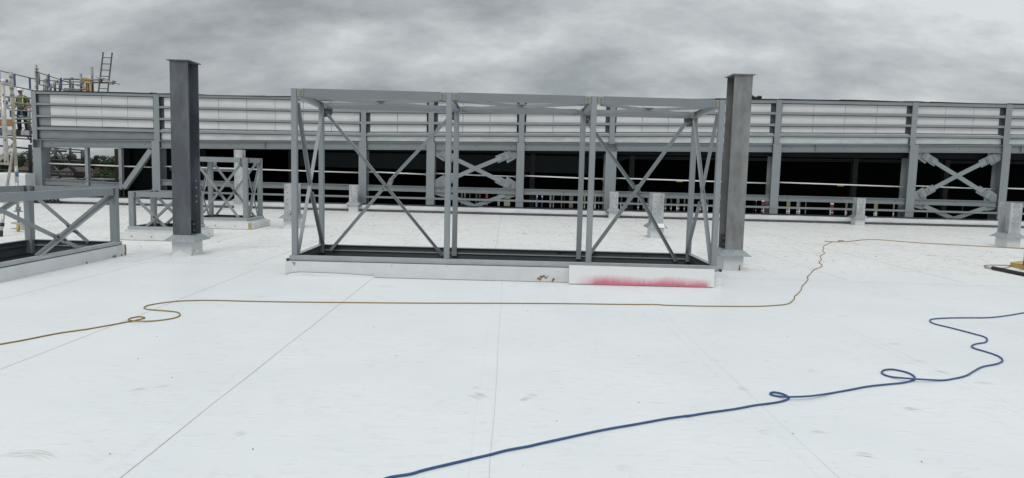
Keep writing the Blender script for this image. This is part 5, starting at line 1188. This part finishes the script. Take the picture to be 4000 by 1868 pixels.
def house(x, y, w_, d_, h_, rh, label, z0=ZG):
    rh = min(rh, w_*0.3)
    t_ = thing('house', label, 'house', (x, y, z0), 'brick houses below the trees')
    part(t_, MB().box(x-w_/2, x+w_/2, y, y+d_, z0, z0+h_), 'wall', M['brick'])
    b = MB().add([(x-w_/2-.4, y-.4, z0+h_), (x+w_/2+.4, y-.4, z0+h_), (x+w_/2+.4, y+d_+.4, z0+h_), (x-w_/2-.4, y+d_+.4, z0+h_), (x-w_/2+w_*0.25, y+d_/2, z0+h_+rh), (x+w_/2-w_*0.25, y+d_/2, z0+h_+rh)], [(3, 2, 1, 0), (0, 1, 5, 4), (1, 2, 5), (2, 3, 4, 5), (3, 0, 4)])
    rf = part(t_, b, 'roof', M['roof_tile'])
    ch = MB().box(x-w_*0.2, x-w_*0.2+.8, y+d_*0.45, y+d_*0.45+.6, z0+h_+rh*0.5, z0+h_+rh+0.7).build('chimney', M['brick']); ch.parent = rf
    for k in (-1, 1):
        for zz in (1.0, 3.7):
            b = MB().box(x+k*w_*0.25-.9, x+k*w_*0.25+.9, y-.06, y+.02, z0+zz, z0+zz+1.3); wf = part(t_, b, 'window', M['window_white'])
            for s_ in (-1, 1):
                g_ = MB().box(x+k*w_*0.25+s_*.43-.35, x+k*w_*0.25+s_*.43+.35, y-.08, y-.05, z0+zz+.12, z0+zz+1.18).build('pane', M['glass']); g_.parent = wf
def at_house(px, ytop, d, w_, label, hh=5.6):
    p = Y(px, ytop, d); house(p.x, d, w_, 8, p.z-ZG-2.2, 2.2, label)
at_house(368, 664, 130, 3.2, 'brick house with brown roof seen low in the first opening')
at_house(262, 652, 140, 8, 'long brick house behind the scaffold stair')
at_house(68, 640, 130, 6, 'brick house with white windows beside the tower leg')
at_house(112, 648, 135, 5, 'brick house partly hidden by the wall corner')
at_house(345, 650, 140, 4, 'small brick house beside the first mullion')
at_house(12, 648, 135, 5, 'brick house behind the aluminium ladder frame')
o = grid_sheet('grass_bank', -40, 160, 205, 240, 60, 8, lambda x, y: ZG+max(0, (y-206)/34)*6.2+0.8*noise.noise(Vector((x*0.05, y*0.1, 0))), M['grass']); struct(o)
def container(px, d, w_, h_, mt, label, rot=0.0):
    p = Y(px, 800, d); x = p.x; t_ = thing('site_container', label, 'container', (x, d, ZG), 'containers and cabins on the site behind the hall')
    b = MB().box(x-w_/2, x+w_/2, d, d+2.4, ZG+.1, ZG+h_)
    n = int(w_/0.35)
    for k in range(n): b.box(x-w_/2+.08+k*(w_-.16)/n, x-w_/2+.08+k*(w_-.16)/n+.17, d-.05, d, ZG+.25, ZG+h_-.15)
    part(t_, b, 'shell', mt)
    part(t_, MB().box(x-w_/2-.03, x+w_/2+.03, d-.07, d+2.43, ZG+h_, ZG+h_+.12), 'roof', M['white'])
    part(t_, MB().box(x-w_*.35, x-w_*.35+.9, d-.08, d-.052, ZG+.3, ZG+h_-.3), 'door', M['dark_steel'])
for px, d, w_, h_, mt, lb in ((3250, 172, 6, 3.2, 'red', 'red site container glimpsed through the widest right-hand gap under the hall'), (3308, 178, 5, 3.6, 'cream', 'cream cabin glimpsed left of the small right column stub'), (2982, 185, 6, 3.0, 'red', 'red container glimpsed just right of the tall stained column'),
                           (2225, 180, 5.5, 4.0, 'cream', 'cream cabin glimpsed between the middle posts of the long frame'), (2150, 175, 5.5, 4.6, 'white', 'tall white cabin glimpsed left of the cream cabin'), (2095, 176, 5, 5.0, 'white', 'white cabin glimpsed beside a blue one'), (2116, 160, 2.2, 3.6, 'cblue', 'blue container glimpsed between two white cabins'),
                           (2530, 180, 7, 4.8, 'white', 'white cabin glimpsed left of the papered column stub'), (2650, 176, 7, 4.4, 'cream', 'cream cabin glimpsed right of the papered column stub'), (2450, 178, 6, 4.4, 'white', 'white cabin glimpsed right of the far column stub'), (2740, 180, 7, 4.6, 'white', 'white cabin glimpsed by the right end of the long frame'), (3150, 180, 5, 4.2, 'white', 'white cabin glimpsed right of the sixth wall column'),
                           (1810, 178, 5, 4.0, 'cream', 'cream cabin glimpsed under the left cross brace'), (1872, 178, 4, 4.6, 'red', 'red cabin glimpsed under the left cross brace')):
    container(px, d, w_, h_, M['white_dirty'] if mt == 'white' else M[mt], lb)
sfn = thing('site_fence', 'white post and rail site fence glimpsed through the right-hand gaps under the hall', 'fence', (40, 165, ZG))
for k in range(60): part(sfn, MB().box(20+k*1.2, 20.12+k*1.2, 165, 165.1, ZG, ZG+2.6), 'post', M['white'])
for z0_, z1_ in ((2.45, 2.62), (1.5, 1.62)): part(sfn, MB().box(20, 92, 164.9, 165.0, ZG+z0_, ZG+z1_), 'rail', M['white'])
